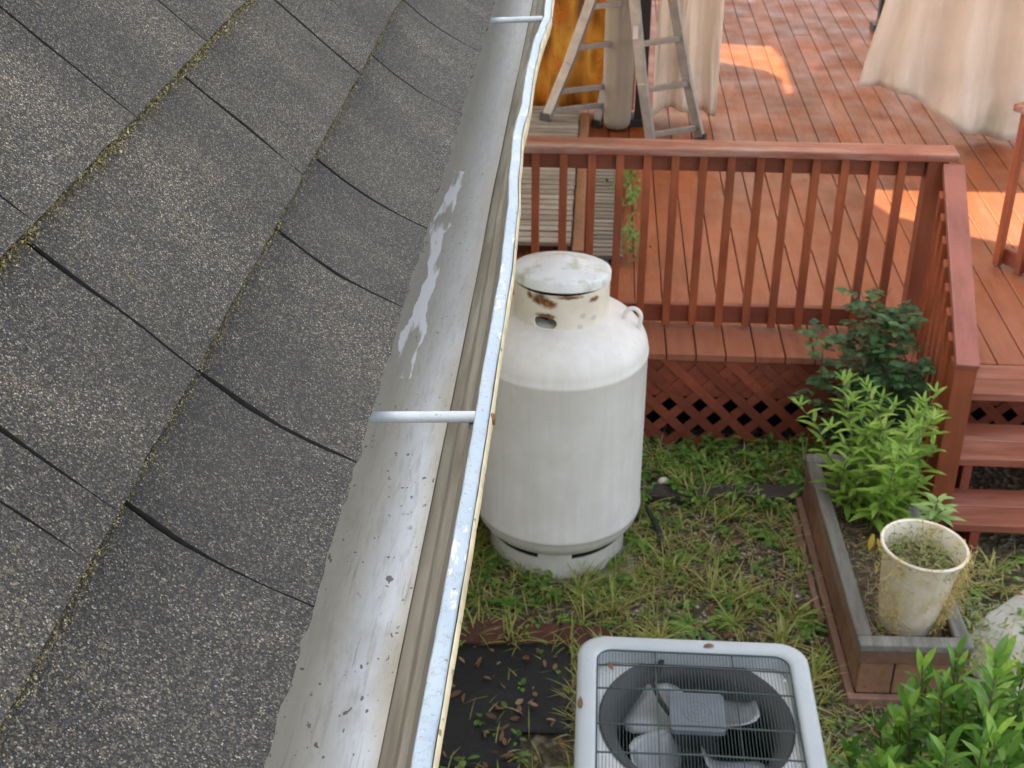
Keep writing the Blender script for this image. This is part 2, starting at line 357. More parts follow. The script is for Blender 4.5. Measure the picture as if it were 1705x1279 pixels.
M['shroud'] = simple('grey_shroud', (.075,.078,.085), .5, .15)
M['blade'] = simple('fan_blade_metal', (.4,.425,.45), .33, .3, 10, metal=.3)
M['motor'] = simple('motor_cover', (.17,.2,.24), .42, .12, 20)
def m_coil():
    t = NT('coil_fins'); br = t.n('TexBrick', {'Vector': t.obj, 'Scale': 40.0, 'Color1': (.012,.014,.018,1), 'Color2': (.02,.022,.027,1), 'Mortar': (.008,.008,.01,1), 'Mortar Size': .03}, offset=0)
    t.set('Base Color', br.outputs[0]); t.set('Roughness', .5); return t.m
M['coil'] = m_coil()
M['planter'] = wood_paint('planter_stain', (.28,.15,.095), (.3,.23,.17), .6, .6, (1,.2,1))
M['trim'] = wood_paint('planter_trim_stain', (.26,.15,.11), (.38,.31,.26), .55, .55, (1,.2,1))
M['soil'] = simple('potting_soil', (.1,.075,.052), .95, .6, 40, bump=.9, bscale=90)
M['brick'] = simple('dark_red_brick', (.09,.03,.022), .9, .5, 14, bump=.4, bscale=120, speck=(25, .62, (.07,.06,.035)))
M['fabric'] = simple('black_ground_cloth', (.0065,.0065,.008), .6, .5, 30, bump=.6, bscale=60)
M['concrete'] = simple('concrete', (.42,.41,.38), .9, .2, 9, bump=.3, bscale=120)
M['paver'] = simple('mossy_paver', (.2,.2,.175), .9, .35, 9, bump=.4, bscale=100)
M['timber'] = simple('old_timber', (.05,.042,.038), .9, .5, 8, bump=.6, stretch=(.2,1,1))
def m_pebble():
    t = NT('pale_pebble'); t.set('Base Color', t.ramp(t.island(), [(0, (.1,.075,.055)), (.4, (.24,.2,.15)), (.75, (.4,.36,.29)), (1, (.6,.57,.5))])); t.set('Roughness', .85); return t.m
M['pebble'] = m_pebble()
M['bark'] = simple('green_stem', (.14,.15,.06), .7, .3)
M['brown_stem'] = simple('brown_stem', (.1,.06,.035), .8, .3)
M['grass'] = foliage('grass_blades', (.29,.36,.065), (.52,.51,.15), .55, .42, (.7,.63,.3))
M['straw'] = foliage('dry_straw', (.48,.41,.22), (.62,.54,.32), .8, .25, (.35,.27,.14))
M['weed'] = foliage('weed_leaves', (.08,.19,.03), (.19,.36,.06), .5, .38, (.36,.5,.11))
M['litter'] = foliage('leaf_litter', (.14,.07,.035), (.28,.16,.08), .85, .1, (.4,.29,.17))
M['rose'] = foliage('rose_leaves', (.025,.07,.028), (.065,.15,.055), .42, .25, (.11,.24,.08))
M['gold'] = foliage('lance_leaves', (.17,.32,.04), (.28,.47,.07), .45, .4, (.42,.58,.13))
M['yellow'] = foliage('yellow_leaves', (.75,.5,.02), (.8,.6,.06), .5, .3)
M['shrub'] = foliage('shrub_leaves', (.06,.17,.018), (.17,.36,.04), .3, .35, (.34,.55,.08))
M['vine'] = foliage('vine_leaves', (.06,.16,.03), (.14,.28,.06), .5, .3)
M['dryvine'] = foliage('dry_vine', (.58,.45,.16), (.72,.6,.28), .8, .25)
def m_moss():
    t = NT('roof_moss'); c = t.ramp(t.island(), [(0, (.06,.046,.02)), (.35, (.19,.15,.055)), (.7, (.38,.32,.135)), (1, (.56,.5,.27))])
    t.set('Base Color', c); t.set('Roughness', .95); return t.m
M['moss'] = m_moss()

# ================================================================== ground (structure)
def axis(lo, a, b, hi, st):
    o = [lo, lo*.4+a*.6]; x = a
    while x < b: o.append(x); x += st
    return o + [b, b*.6+hi*.4, hi]
def gz(x, y):
    if not (-1 < x < 3 and 1.8 < y < 5.7): return 0
    return .016*mnoise.noise(Vector((x*3.1, y*3.1, 2))) + .008*mnoise.noise(Vector((x*11, y*11, 5)))
xs = axis(-60, -1, 3.2, 60, .06); ys = axis(-60, 1.8, 5.7, 90, .06)
mb = MB(); nx = len(xs)
mb.add([(x, y, gz(x, y)) for y in ys for x in xs], [(j*nx+i, j*nx+i+1, (j+1)*nx+i+1, (j+1)*nx+i) for j in range(len(ys)-1) for i in range(nx-1)])
tag(mb.build('ground', M['ground'], smooth='all'), kind='structure')

# ================================================================== house: roof + gutter
EX, EZ = -.1874, 2.82
PROF = [(0,0), (-.030,.017), (-.058,.036), (-.087,.060), (-.119,.091)]
cum = [0]
for a, b in zip(PROF, PROF[1:]): cum.append(cum[-1] + math.hypot(b[0]-a[0], b[1]-a[1]))
def roof_pt(s, y, off=0.0):
    if s >= cum[-1]:
        e = s - cum[-1]; x, z = PROF[-1]; q = math.sqrt(.5); x -= e*q; z += e*q; nx_, nz_ = q, q
    else:
        i = 0
        while s > cum[i+1]: i += 1
        t = (s-cum[i])/(cum[i+1]-cum[i]); a, b = PROF[i], PROF[i+1]
        x = a[0]+(b[0]-a[0])*t; z = a[1]+(b[1]-a[1])*t
        def nrm(k):
            k = max(0, min(len(PROF)-2, k)); p, q_ = PROF[k], PROF[k+1]; return math.atan2(q_[1]-p[1], p[0]-q_[0])
        ang = nrm(i)*(1-abs(t-.5)) + nrm(i+1 if t > .5 else i-1)*abs(t-.5)
        nx_, nz_ = math.sin(ang), math.cos(ang)
    return Vector((EX + x + nx_*off, y, EZ + z + nz_*off))
house = thing('house', (-3.5, 2, 0), 'house with grey asphalt shingle roof and dented pale metal gutter along its eave', 'house')
Y0, Y1 = -.4, 6.3
EXPO = cum[-1]
slotpx = [[(515,1025),(585,785),(662,525),(705,392),(765,200),(790,95),(811,30)],
          [(130,950),(185,865),(310,625),(490,300),(580,130),(606,75)],
          [(205,205),(309,78)]]
def slots(k):
    if k < 3:
        s0 = EXPO*k if k < 2 else EXPO+.159
        z = roof_pt(s0, 0).z
        o = sorted(onz(x, y, z).y for x, y in slotpx[k])
    else: o = [.5+.17*(k % 2)]
    a = o[0]
    while a > Y0+.25: a -= .22+.05*rnd.random(); o.append(a)
    a = max(o)
    while a < Y1-.3: a += .24+.08*rnd.random(); o.append(a)
    return sorted(o)
mb = MB()
LEN = EXPO + (3.5-.3)*math.sqrt(2)
sk = [0, EXPO]
while sk[-1] < LEN: sk.append(sk[-1]+.159)
def wob(a, b, amp, f): return amp*mnoise.noise(Vector((a*f, b*f, 3.3)))
for k in range(len(sk)-1):
    s0, s1 = sk[k], sk[k+1]; fine = k <= 4
    sl_ = [Y0] + slots(k) + [Y1]
    for ti, (a, b) in enumerate(zip(sl_, sl_[1:])):
        g = .0027
        ns = (12 if k == 0 else 7) if fine else 1; ny = max(1, int((b-a)/(.012 if k == 0 else .03))) if fine and a < 3.3 else 1
        lift = .0015*rnd.random(); vs_ = []; ga, gbw = .001+.0014*rnd.random(), .001+.0014*rnd.random()
        rows = [(0, -1)] + [(i/ns, 0) for i in range(ns+1)]
        for tt, lowr in rows:
            for j in range(ny+1):
                u = j/ny
                gs = .35+.9*math.sin(math.pi*min(1, .25+.75*(1-tt))); y = a+(ga+.0006)*gs + (b-a-(ga+gbw+.0012)*gs)*u
                if fine: y += (wob(tt*.16, a*7, .0025, 22) if j == 0 else 0) + (wob(tt*.16, b*7+1, .0025, 22) if j == ny else 0)
                s = s0 + (s1+.012-s0)*tt
                if tt == 0 and fine: s += wob(y, k, .0022, 30) + wob(y, k, .0025 if k == 0 else .001, 160)
                off = .0015 + (.0085+lift)*(1-tt)
                edge = min(u, 1-u)*(b-a)
                if fine and edge < .02: off -= .0012*(1-edge/.02)
                if fine: off += wob(y, s*1.0+k, .0012, 14)
                if lowr: off = -.002; 
                vs_.append(roof_pt(s, y, off))
        n1 = ny+1; fs_ = []
        for i in range(len(rows)-1):
            for j in range(ny): fs_.append((i*n1+j, i*n1+j+1, (i+1)*n1+j+1, (i+1)*n1+j))
        nt_ = len(fs_)
        # slot side walls
        m_ = len(vs_)
        ext = []
        for i in range(1, len(rows)):
            tt = rows[i][0]; s = s0+(s1+.012-s0)*tt
            ext.append(roof_pt(s, vs_[i*n1].y, -.002)); ext.append(roof_pt(s, vs_[i*n1+ny].y, -.002))
        for i in range(1, len(rows)-1):
            e = m_+(i-1)*2
            fs_.append((i*n1, (i+1)*n1, e+2, e)); fs_.append((i*n1+ny, e+1, e+3, (i+1)*n1+ny))
        mb.add(vs_ + ext, fs_)
        for q_ in range(len(fs_)-nt_): mb.mi[-1-q_] = 1
        for q_ in range(ny): mb.mi[len(mb.mi)-len(fs_)+q_] = 1
roof = mb.build('roof', [M['shingle'], M['edge']], house, smooth=True)
# felted underlay and the far roof slope
mb = MB()
S = [0, .03, .06, .09, .12, EXPO, LEN]
pr_ = [roof_pt(s, 0, -.003) for s in S] + [roof_pt(s, 0, -.03) for s in reversed(S)]
def extrude_y(mb, prof, y0, y1, mi=0):
    n = len(prof); vs = [(p.x, y0, p.z) for p in prof] + [(p.x, y1, p.z) for p in prof]
    mb.add(vs, [(i, (i+1) % n, n+(i+1) % n, n+i) for i in range(n)] + [tuple(range(n-1, -1, -1)), tuple(range(n, 2*n))], mi)
extrude_y(mb, pr_, Y0, Y1)
mb.build('underlay', M['felt_and_shade'], roof)
rx, rz = roof_pt(LEN, 0).x, roof_pt(LEN, 0).z
mb = MB(); extrude_y(mb, [Vector((rx-.002,0,rz+.01)), Vector((rx-.002,0,rz-.03)), Vector((2*rx-EX,0,EZ-.03)), Vector((2*rx-EX,0,EZ))], Y0, Y1)
mb.build('rear_slope', M['shingle'], roof)
# moss along the course edges
mb = MB()
def moss(k, ya, yb, n, wid, dens, sz):
    s0 = sk[k]
    for _ in range(n):
        y = rnd.uniform(ya, yb)
        d = .5+.5*mnoise.noise(Vector((y*9, k*3.1, 1)))+.35*mnoise.noise(Vector((y*31, k, 4)))
        if rnd.random() > dens*max(.08, d): continue
        c = roof_pt(s0 + rnd.gauss(-.0015, wid*(.5+d)), y, .0005 + abs(rnd.gauss(.003, .002)))
        r = sz*rnd.uniform(.5, 1.5)
        q = [c + Vector((rnd.uniform(-1,1), rnd.uniform(-1,1), rnd.uniform(-1,1))).normalized()*r for _ in range(4)]
        mb.add(q, [(0,1,2),(0,3,1),(1,3,2),(0,2,3)])
moss(2, .2, 2.6, 26000, .0042, 1.0, .0012)
moss(1, .45, 3.0, 20000, .003, .8, .0010)
moss(0, .5, 2.8, 900, .001, .5, .0008)
tag(mb.build('moss', M['moss'], roof), kind='stuff')
# walls, fascia, soffit
mb = MB()
mb.box((2*rx+.55, Y0+.15, -.05), (-.62, Y1-.15, 2.5))
extrude_y(mb, [Vector((-.62,0,2.5)), Vector((-.62,0,2.62)), Vector((rx,0,rz-.12)), Vector((2*rx+.55,0,2.62)), Vector((2*rx+.55,0,2.5))], Y0+.15, Y0+.2)
extrude_y(mb, [Vector((-.62,0,2.5)), Vector((-.62,0,2.62)), Vector((rx,0,rz-.12)), Vector((2*rx+.55,0,2.62)), Vector((2*rx+.55,0,2.5))], Y1-.2, Y1-.15)
mb.build('wall', M['siding'], house)
mb = MB(); mb.box((-.262, Y0, 2.66), (-.238, Y1, 2.775)); mb.box((-.62, Y0, 2.64), (-.263, Y1, 2.655)); mb.build('fascia', M['cream'], house)
# gutter, swept along Y; the lip wanders where it has been bent
LIP = [(.0,-.0852),(.58,-.0856),(.9,-.0834),(1.0905,-.0832),(1.2,-.083),(1.29,-.0826),(1.45,-.0862),(1.6,-.0925),(1.72,-.096),(1.85,-.0925),(1.98,-.094),(2.15,-.092),(2.26,-.0865),(2.33,-.0815),(2.45,-.083),(6.3,-.085)]
def lipx(y):
    for (a, xa), (b, xb) in zip(LIP, LIP[1:]):
        if y <= b:
            t = max(0, (y-a)/(b-a)); t = t*t*(3-2*t); return xa+(xb-xa)*t
    return -.085
gprof = [(-.236,2.80,0),(-.236,2.745,0),(-.228,2.737,0),(-.2,2.7345,0),(-.17,2.7335,.1),(-.145,2.7345,.15),(-.1345,2.736,.2),(-.1325,2.739,.2),(-.1318,2.7455,.25),(-.1285,2.7475,.3),(-.123,2.7495,.4),(-.1185,2.754,.5),(-.1165,2.761,.5),(-.115,2.764,.55),(-.110,2.768,.6),(-.1065,2.776,.7),(-.1045,2.79,.8),(-.1035,2.805,1),(-.0985,2.8095,1)]
oprof = [(-.0846,2.8165,1),(-.083,2.8145,1),(-.0824,2.806,1),(-.0855,2.79,.9),(-.0905,2.774,.7),(-.098,2.764,.6),(-.108,2.752,.5),(-.117,2.741,.4),(-.122,2.731,.3),(-.236,2.729,0)]
rprof = [(-.0985,2.806,1),(-.098,2.8165,1),(-.0968,2.8195,1),(-.095,2.8203,1),(-.0905,2.8192,1),(-.0872,2.8188,1),(-.0856,2.8172,1),(-.0852,2.8135,1),(-.0852,2.806,1)]
ysg = [Y0 + i*.0125 for i in range(int((3.0-Y0)/.0125))] + [3+.25*i for i in range(14)]
def sweep(prof, name, mat, parent, jit):
    mb = MB(); n = len(prof); vs = []
    for y in ysg:
        dx = lipx(y)+.0852
        for i, (x, z, wgt) in enumerate(prof):
            jx = jit*wgt*(mnoise.noise(Vector((y*16, i*.13, 1)))*.6+mnoise.noise(Vector((y*60, i*.2, 8)))*.35); jz = jit*.8*mnoise.noise(Vector((y*8, i*.09, 6)))
            vs.append((x+dx*wgt+jx, y, z+jz))
    mb.add(vs, [(j*n+i, j*n+i+1, (j+1)*n+i+1, (j+1)*n+i) for j in range(len(ysg)-1) for i in range(n-1)])
    return mb.build(name, mat, parent, smooth=True)
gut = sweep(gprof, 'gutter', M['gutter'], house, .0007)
sweep(oprof, 'outer_face', M['cream'], gut, .0007)
sweep(rprof, 'rim', M['rim'], gut, .0011)
gut.data.materials[0].use_backface_culling = False
for (px, py) in ((795, 690), (893, 29)):
    y = onz(px, py, 2.815).y; mb = MB()
    mb.tube([(-.0955, y, 2.8125), (-.215, y+.002, 2.806)], .0052, 12)
    sp = mb.build('gutter_spike', M['metal'], gut, smooth=True)
    mb = MB(); mb.lathe([(0,.004),(.005,.0035),(.0055,0),(.004,-.001)], (0,0,0), 12, Matrix.Rotation(R_(90), 4, 'Y')); mb.v = [v+Vector((lipx(y)+.0015, y-.001, 2.811)) for v in mb.v]
    mb.build('nail_head', simple('rusty_nail', (.16,.08,.04), .8), sp, smooth=True)

# ================================================================== deck with stairs
DZ = .5
deck = thing('wooden_deck', (0, 5.41, 0), 'red brown stained wooden deck with lattice skirt and open steps', 'deck')
mb = MB(); P = .135; x = -3.0 - (3.0 % P); x = onz(1206.5, 577, DZ).x - P*26
xr = 5.4
while x < xr:
    if x > .0 and rnd.random() < .3: cuts = [5.41, rnd.uniform(7.8, 12), 16]
    else: cuts = [5.41, 16]
    for a, b in zip(cuts, cuts[1:]): mb.box((x+.0028, a+.0015*rnd.random(), DZ-.035), (x+P-.0028, b-.003, DZ+.0012*rnd.random()))
    x += P
mb.build('floor', M['deck'], deck, bevel=.003, seg=1)
mb = MB(); mb.box((-3.2, 5.445, DZ-.24), (5.4, 5.483, DZ-.036)); mb.box((-3.2, 5.52, DZ-.1), (5.4, 15.9, DZ-.0365)); mb.build('rim_joist', M['lattice'], deck)
mb = MB(); mb.box((-3.2, 5.6, -.03), (5.4, 5.64, DZ-.11)); mb.build('crawl_space_dark', M['felt_and_shade'], deck)  # black sheet added as the darkness behind the lattice
def lattice(mb, x0, x1, z0, z1, y, pitch=.142, wd=.045, th=.006):
    # slats at 45 degrees clipped to the panel
    for lay, sgn in ((0, 1), (1, -1)):
        yy = y + lay*(th+.001); k = -1.2
        c = x0 - (z1-z0)
        while c < x1 + (z1-z0):
            # centre line: x = c + sgn*(z1 - z)
            pts = []
            hw = wd/math.sqrt(2)
            for (dx, zz) in ((-hw, z1), (hw, z1), (hw, z0), (-hw, z0)):
                pts.append([c + dx + sgn*(z1-zz), zz])
            if sgn < 0: pts = [[c + dx - (z1-zz) + (z1-z0), zz] for (dx, zz) in ((-hw, z1), (hw, z1), (hw, z0), (-hw, z0))]
            # clip on x0,x1
            def clip(poly, lim, keep):
                out = []
                for i in range(len(poly)):
                    p, q = poly[i], poly[(i+1) % len(poly)]; ip = (p[0] >= lim) == keep; iq = (q[0] >= lim) == keep
                    if ip: out.append(p)
                    if ip != iq: t = (lim-p[0])/(q[0]-p[0]); out.append([lim, p[1]+(q[1]-p[1])*t])
                return out
            pts = clip(clip(pts, x0, True), x1, False)
            if len(pts) > 2:
                n = len(pts); vs = [(p[0], yy, p[1]) for p in pts] + [(p[0], yy+th, p[1]) for p in pts]
                mb.add(vs, [tuple(range(n)), tuple(range(2*n-1, n-1, -1))] + [(i, n+i, n+(i+1) % n, (i+1) % n) for i in range(n)])
            c += pitch
mb = MB(); lattice(mb, -1.0, 1.45, -.02, DZ-.04, 5.428); lattice(mb, 1.56, 4.5, -.02, DZ-.04, 5.428)
mb.build('lattice_skirt', M['lattice'], deck)
for zt, ya, yb, xl in ((DZ-.004, 5.144, 5.404, 1.56), (.33, 4.874, 5.165, 1.535), (.16, 4.633, 4.9, 1.53)):
    mb = MB(); mid = (ya+yb)/2
    mb.box((xl, ya, zt-.038), (3.3, mid-.002, zt)); mb.box((xl, mid+.002, zt-.038), (3.3, yb, zt+.0015)); mb.build('tread', M['tread'], deck, bevel=.004)
for x in (1.62, 3.2):
    mb = MB(); yz = [(5.42, .455), (5.42, .2), (4.8, -.02), (4.65, -.02), (4.65, .118), (4.9, .119), (4.9, .288), (5.165, .289), (5.165, .455)]
    n = len(yz); mb.add([(x, a, b) for a, b in yz]+[(x+.038, a, b) for a, b in yz], [tuple(range(n)), tuple(range(2*n-1, n-1, -1))]+[(i, n+i, n+(i+1) % n, (i+1) % n) for i in range(n)])
    mb.build('stringer', M['lattice'], deck)
# front railing
rail = thing('deck_railing', (.3, 5.62, DZ), 'red brown railing along the front edge of the deck behind the white tank', 'railing')
YF = 5.60
cz = 1.40; cy0 = onz(1100, 247.5, cz).y; cy1 = onz(1100, 231, cz).y
cxr = onz(1605, 268, cz).x
mb = MB(); mb.box((-1.2, cy0, cz-.036), (cxr, cy1, cz)); mb.build('top_cap', M['cap'], rail, bevel=.005)
by = cy0+.03   # front face of balusters
mb = MB(); mb.box((-1.2, by+.037, cz-.036-.09), (1.46, by+.072, cz-.0365)); mb.build('top_rail', M['rail'], rail, bevel=.003)
mb = MB(); mb.box((-1.2, by+.037, DZ+.02), (1.46, by+.072, DZ+.11)); mb.build('bottom_rail', M['rail'], rail, bevel=.003)
bx = [ony(px, 265, by).x for px in (939, 1122, 1505)]
stp = (ony(1505, 269, by).x - ony(939, 262, by).x)/12.0
b0 = ony(939, 262, by).x
for i in range(-5, 13):
    x = b0 + stp*i + rnd.uniform(-.003, .003)
    mb = MB(); mb.box((x-.018, by, DZ+.02), (x+.018, by+.036, cz-.0365)); mb.build('baluster', M['post'], rail, bevel=.002, seg=1)
mb = MB(); mb.box((1.462, by-.004, DZ-.1), (1.552, by+.086, cz-.0365)); mb.build('post', M['post'], rail, bevel=.004)
# sloping stair railing
pY = 4.75
ce = ony(1612, 607, pY); cs = Vector((1.565, by-.02, 1.36))
srail = thing('stair_railing', (ce.x, 4.79, 0), 'sloping red brown handrail beside the deck steps, its lower post behind the planter', 'railing')
def xslope(y): t = (y-pY)/(cs.y-pY); return ce.x + (cs.x-ce.x)*t
def zslope(y): t = (y-pY)/(cs.y-pY); return ce.z + (cs.z-ce.z)*t
mb = MB(); mb.bar((ce.x, pY, ce.z-.016), (cs.x, cs.y, cs.z-.016), .092, .036, side=(1,0,0)); mb.build('top_cap', M['slopecap'], srail, bevel=.005)
def slope_bar(x0, x1, ya, yb, dz0, dz1):
    mb = MB(); P_ = []
    for dz in (dz0, dz1):
        for (x, y) in ((x0, ya), (x1, ya), (x1, yb), (x0, yb)): P_.append((xslope(y)+x, y, zslope(y)+dz))
    return mb.hexa(P_)
slope_bar(-.02, .018, pY+.1, cs.y, -.135, -.05).build('top_rail', M['rail'], srail, bevel=.003)
slope_bar(-.02, .018, pY+.1, cs.y, -.8, -.715).build('bottom_rail', M['rail'], srail, bevel=.003)
ny_ = 7
for i in range(ny_):
    y = pY+.16 + (cs.y-.1-pY-.16)*i/(ny_-1)
    x = xslope(y)-.04
    mb = MB(); mb.hexa([(x-.018, y-.018, zslope(y-.018)-.83), (x+.018, y-.018, zslope(y-.018)-.83), (x+.018, y+.018, zslope(y+.018)-.83), (x-.018, y+.018, zslope(y+.018)-.83),
                        (x-.018, y-.018, zslope(y-.018)-.05), (x+.018, y-.018, zslope(y-.018)-.05), (x+.018, y+.018, zslope(y+.018)-.05), (x-.018, y+.018, zslope(y+.018)-.05)])
    mb.build('baluster', M['post'], srail, bevel=.002, seg=1)
mb = MB(); px_ = ony(1604, 640, pY+.02).x; mb.box((px_-.045, pY+.015, -.03), (px_+.045, pY+.105, zslope(pY+.05)-.045)); mb.build('post', M['post'], srail, bevel=.004)
# railing across the far side of the steps, running off to the right
dr = Vector((.58, -.81, 0)).normalized(); A = Vector((2.105, 6.5, 0)); rr = thing('deck_railing', (2.1, 6.5, DZ), 'angled red brown railing on the far right of the deck above the steps', 'railing')
sd_ = Vector((-dr.y, dr.x, 0))
B = A + dr*1.35
mb = MB(); mb.bar(A-dr*.03+ZZ*(1.36-.018), B+ZZ*(1.36-.018), .12, .036, side=sd_); mb.build('top_cap', M['cap'], rr, bevel=.004)
for nm, z in (('top_rail', 1.28), ('bottom_rail', .56)):
    mb = MB(); mb.bar(A+ZZ*z+sd_*.02, B+ZZ*z+sd_*.02, .036, .085, side=sd_); mb.build(nm, M['rail'], rr, bevel=.003)
for i in range(10):
    p = A + dr*(.02+.137*i) - sd_*.018
    mb = MB(); mb.bar(p+ZZ*.51, p+ZZ*1.34, .037, .037, side=sd_); mb.build('baluster', M['post'], rr, bevel=.002, seg=1)
p = B + dr*.05; mb = MB(); mb.bar(p+ZZ*.4, p+ZZ*1.34, .09, .09, side=sd_); mb.build('post', M['post'], rr, bevel=.003)

# ================================================================== propane tank
TX, TY, TR = -.105, 4.647, .343
tank = thing('propane_tank', (TX, TY, 0), 'tall white propane tank with a rusty collar and domed lid standing on weedy ground', 'gas tank')
def c3(x, y, z): return (TX+x, TY+y, z)
prof = []
zb, zt_ = .215, .942
for i in range(13):
    a = math.pi/2*i/12; prof.append((max(.001, TR*math.sin(a)**.8), zb - .15*math.cos(a)))
prof[-1] = (TR, zb)
prof += [(TR+.0035, zb+.004), (TR+.0035, zb+.018), (TR, zb+.023), (TR, zb+.3), (TR, zt_-.024), (TR+.003, zt_-.02), (TR+.003, zt_-.006), (TR, zt_)]
for i in range(1, 15):
    a = math.pi/2*i/14; prof.append((max(.001, TR*math.cos(a)**.72), zt_ + .17*math.sin(a)))
mb = MB(); mb.lathe(prof, (TX, TY, 0), 128); body = mb.build('body', M['tank'], tank, smooth=True)
# foot ring with slots at its upper edge
mb = MB(); n = 128; r1 = .283; prev = None
for k in range(n):
    a0, a1 = 2*math.pi*k/n, 2*math.pi*(k+1)/n; am = math.degrees((a0+a1)/2) % 360
    slot = any(abs((am-c+180) % 360-180) < 24 for c in (232, 308, 52, 128))
    top = .1 if slot else .16
    P_ = []
    for z in (-.02, top):
        for r, a in ((r1, a0), (r1, a1), (r1-.006, a1), (r1-.006, a0)): P_.append(c3(r*math.cos(a), r*math.sin(a), z))
    mb.hexa(P_)
mb.build('foot_ring', M['tank'], tank, smooth=True)
# collar: a grid wrapped round the axis with a rounded opening left out
CR, cz0, cz1 = .181, 1.065, 1.238
oa, oz, ohw, ohh = R_(252), 1.122, .044, .0215   # opening: angle, height, half sizes along the wall
nA, nZ = 180, 26
mb = MB(); vid = {}; V = []; Fc = []
def inside(s, z):   # stadium shape, signed value
    sx = max(abs(s)-(ohw-ohh), 0); return math.hypot(sx, z)/ohh
def cv(i, j):
    a = 2*math.pi*i/nA; z = cz0+(cz1-cz0)*j/nZ
    s = ((a-oa+math.pi) % (2*math.pi)-math.pi)*CR; dz = z-oz
    q = inside(s, dz)
    if .55 < q < 1.25 and abs(s) < .06 and q > 0:
        if q < 1.25:
            sx = math.copysign(max(abs(s)-(ohw-ohh), 0), s); f_ = (1.0/q if q > .72 else None)
            if f_:
                base = s-sx; s2 = base+sx*f_; dz = dz*f_; a = oa + s2/CR; z = oz+dz
    rr_ = CR
    return Vector(c3(rr_*math.cos(a), rr_*math.sin(a), z))
for j in range(nZ+1):
    for i in range(nA): V.append(cv(i, j))
for j in range(nZ):
    for i in range(nA):
        a = 2*math.pi*(i+.5)/nA; z = cz0+(cz1-cz0)*(j+.5)/nZ; s = ((a-oa+math.pi) % (2*math.pi)-math.pi)*CR
        if inside(s, z-oz) < 1.0: continue
        Fc.append((j*nA+i, j*nA+(i+1) % nA, (j+1)*nA+(i+1) % nA, (j+1)*nA+i))
mb.add(V, Fc); collar = mb.build('collar', M['collar'], tank, smooth='all', solid=.005)
mb = MB(); mb.lathe([(.13,1.06),(.13,1.2),(.001,1.2)], c3(0,0,0), 32); mb.build('shade_lining', M['felt_and_shade'], collar, smooth=True)  # black cylinder added to darken the inside of the collar
mb = MB(); mb.lathe([(.03,1.1),(.03,1.16),(.018,1.165),(.018,1.2),(.035,1.2),(.035,1.215),(.001,1.216)], c3(0,0,0), 20)
M['brass'] = simple('dull_brass', (.12,.09,.06), .5, .2, metal=.4)
mb.build('valve', M['brass'], collar, smooth=True)
mb = MB(); mb.tube([c3(-.02,-.12,1.122), c3(-.035,-.155,1.122)], .012, 10); mb.build('valve_outlet', M['brass'], collar, smooth=True)
LM = Matrix.Rotation(R_(-5.5), 4, 'X') @ Matrix.Rotation(R_(1.2), 4, 'Y')
lp = [(.184,-.034),(.188,-.03),(.188,0),(.185,.006),(.176,.0105),(.12,.026),(.06,.041),(.02,.05),(.001,.052)]
mb = MB(); mb.lathe([(.183,-.034)]+lp, c3(.0,-.002,1.268), 72, LM); mb.build('lid', M['lid'], tank, smooth=True)
mb = MB(); mb.tube([c3(.09,.16,1.2), c3(.1,.18,1.225), c3(.1,.19,1.24)], .006, 8); mb.build('hinge', M['collar'], tank, smooth=True)
mb = MB(); lc = ony(1052, 536, 4.62); pts = [(-.034, -.05)] + [(math.cos(math.pi*(14-i)/14)*.033, math.sin(math.pi*i/14)*.036+.022) for i in range(15)] + [(.034, -.07)]
lr = Vector((.94, -.1, -.18)); mb.tube([lc + lr*p + Vector((.12, -.03, 1))*q for p, q in pts], .0085, 10); mb.build('lifting_lug', M['tank'], tank, smooth=True)

# ================================================================== air conditioner
AX0, AX1, AY1, AZ = .0, .69, 3.188, .72
AY0 = AY1-.70
acx, acy = (AX0+AX1)/2, (AY0+AY1)/2
ac = thing('air_conditioner', (acx, acy, 0), 'pale grey outdoor air conditioner with wire fan guard on top, below the gutter', 'air conditioner')
def rrect(x0, x1, y0, y1, r, n=10):
    o = []
    for cx, cy, a0 in ((x1-r, y1-r, 0), (x0+r, y1-r, 90), (x0+r, y0+r, 180), (x1-r, y0+r, 270)):
        for i in range(n+1): a = R_(a0+90*i/n); o.append((cx+r*math.cos(a), cy+r*math.sin(a)))
    return o
def ringsweep(mb, prof, r):   # prof: (inset, z)
    L_ = []
    for ins, z in prof: L_.append([(x, y, z) for x, y in rrect(AX0+ins, AX1-ins, AY0+ins, AY1-ins, max(.01, r-ins*.6))])
    n = len(L_[0]); vs = [p for l in L_ for p in l]
    mb.add(vs, [(i*n+k, i*n+(k+1) % n, (i+1)*n+(k+1) % n, (i+1)*n+k) for i in range(len(L_)-1) for k in range(n)])
mb = MB(); ringsweep(mb, [(.006, AZ-.1), (.0, AZ-.095), (.0, AZ-.018), (.003, AZ-.008), (.009, AZ-.002), (.017, AZ), (.044, AZ), (.052, AZ-.002), (.057, AZ-.008), (.059, AZ-.02), (.059, AZ-.06)], .085)
mb.build('top_frame', M['ac'], ac, smooth=True)
mb = MB(); ringsweep(mb, [(.012, .06), (.012, AZ-.1)], .08)
for k in range(22):
    z = .1+.024*k; ringsweep(mb, [(.012, z), (.003, z+.004), (.003, z+.009), (.012, z+.013)], .08)
ringsweep(mb, [(.012,.06),(.0,.058),(.0,.0)], .08)
mb.build('cabinet', M['ac'], ac, smooth=True)
fx, fy, fr = acx+.003, acy+.06, .28
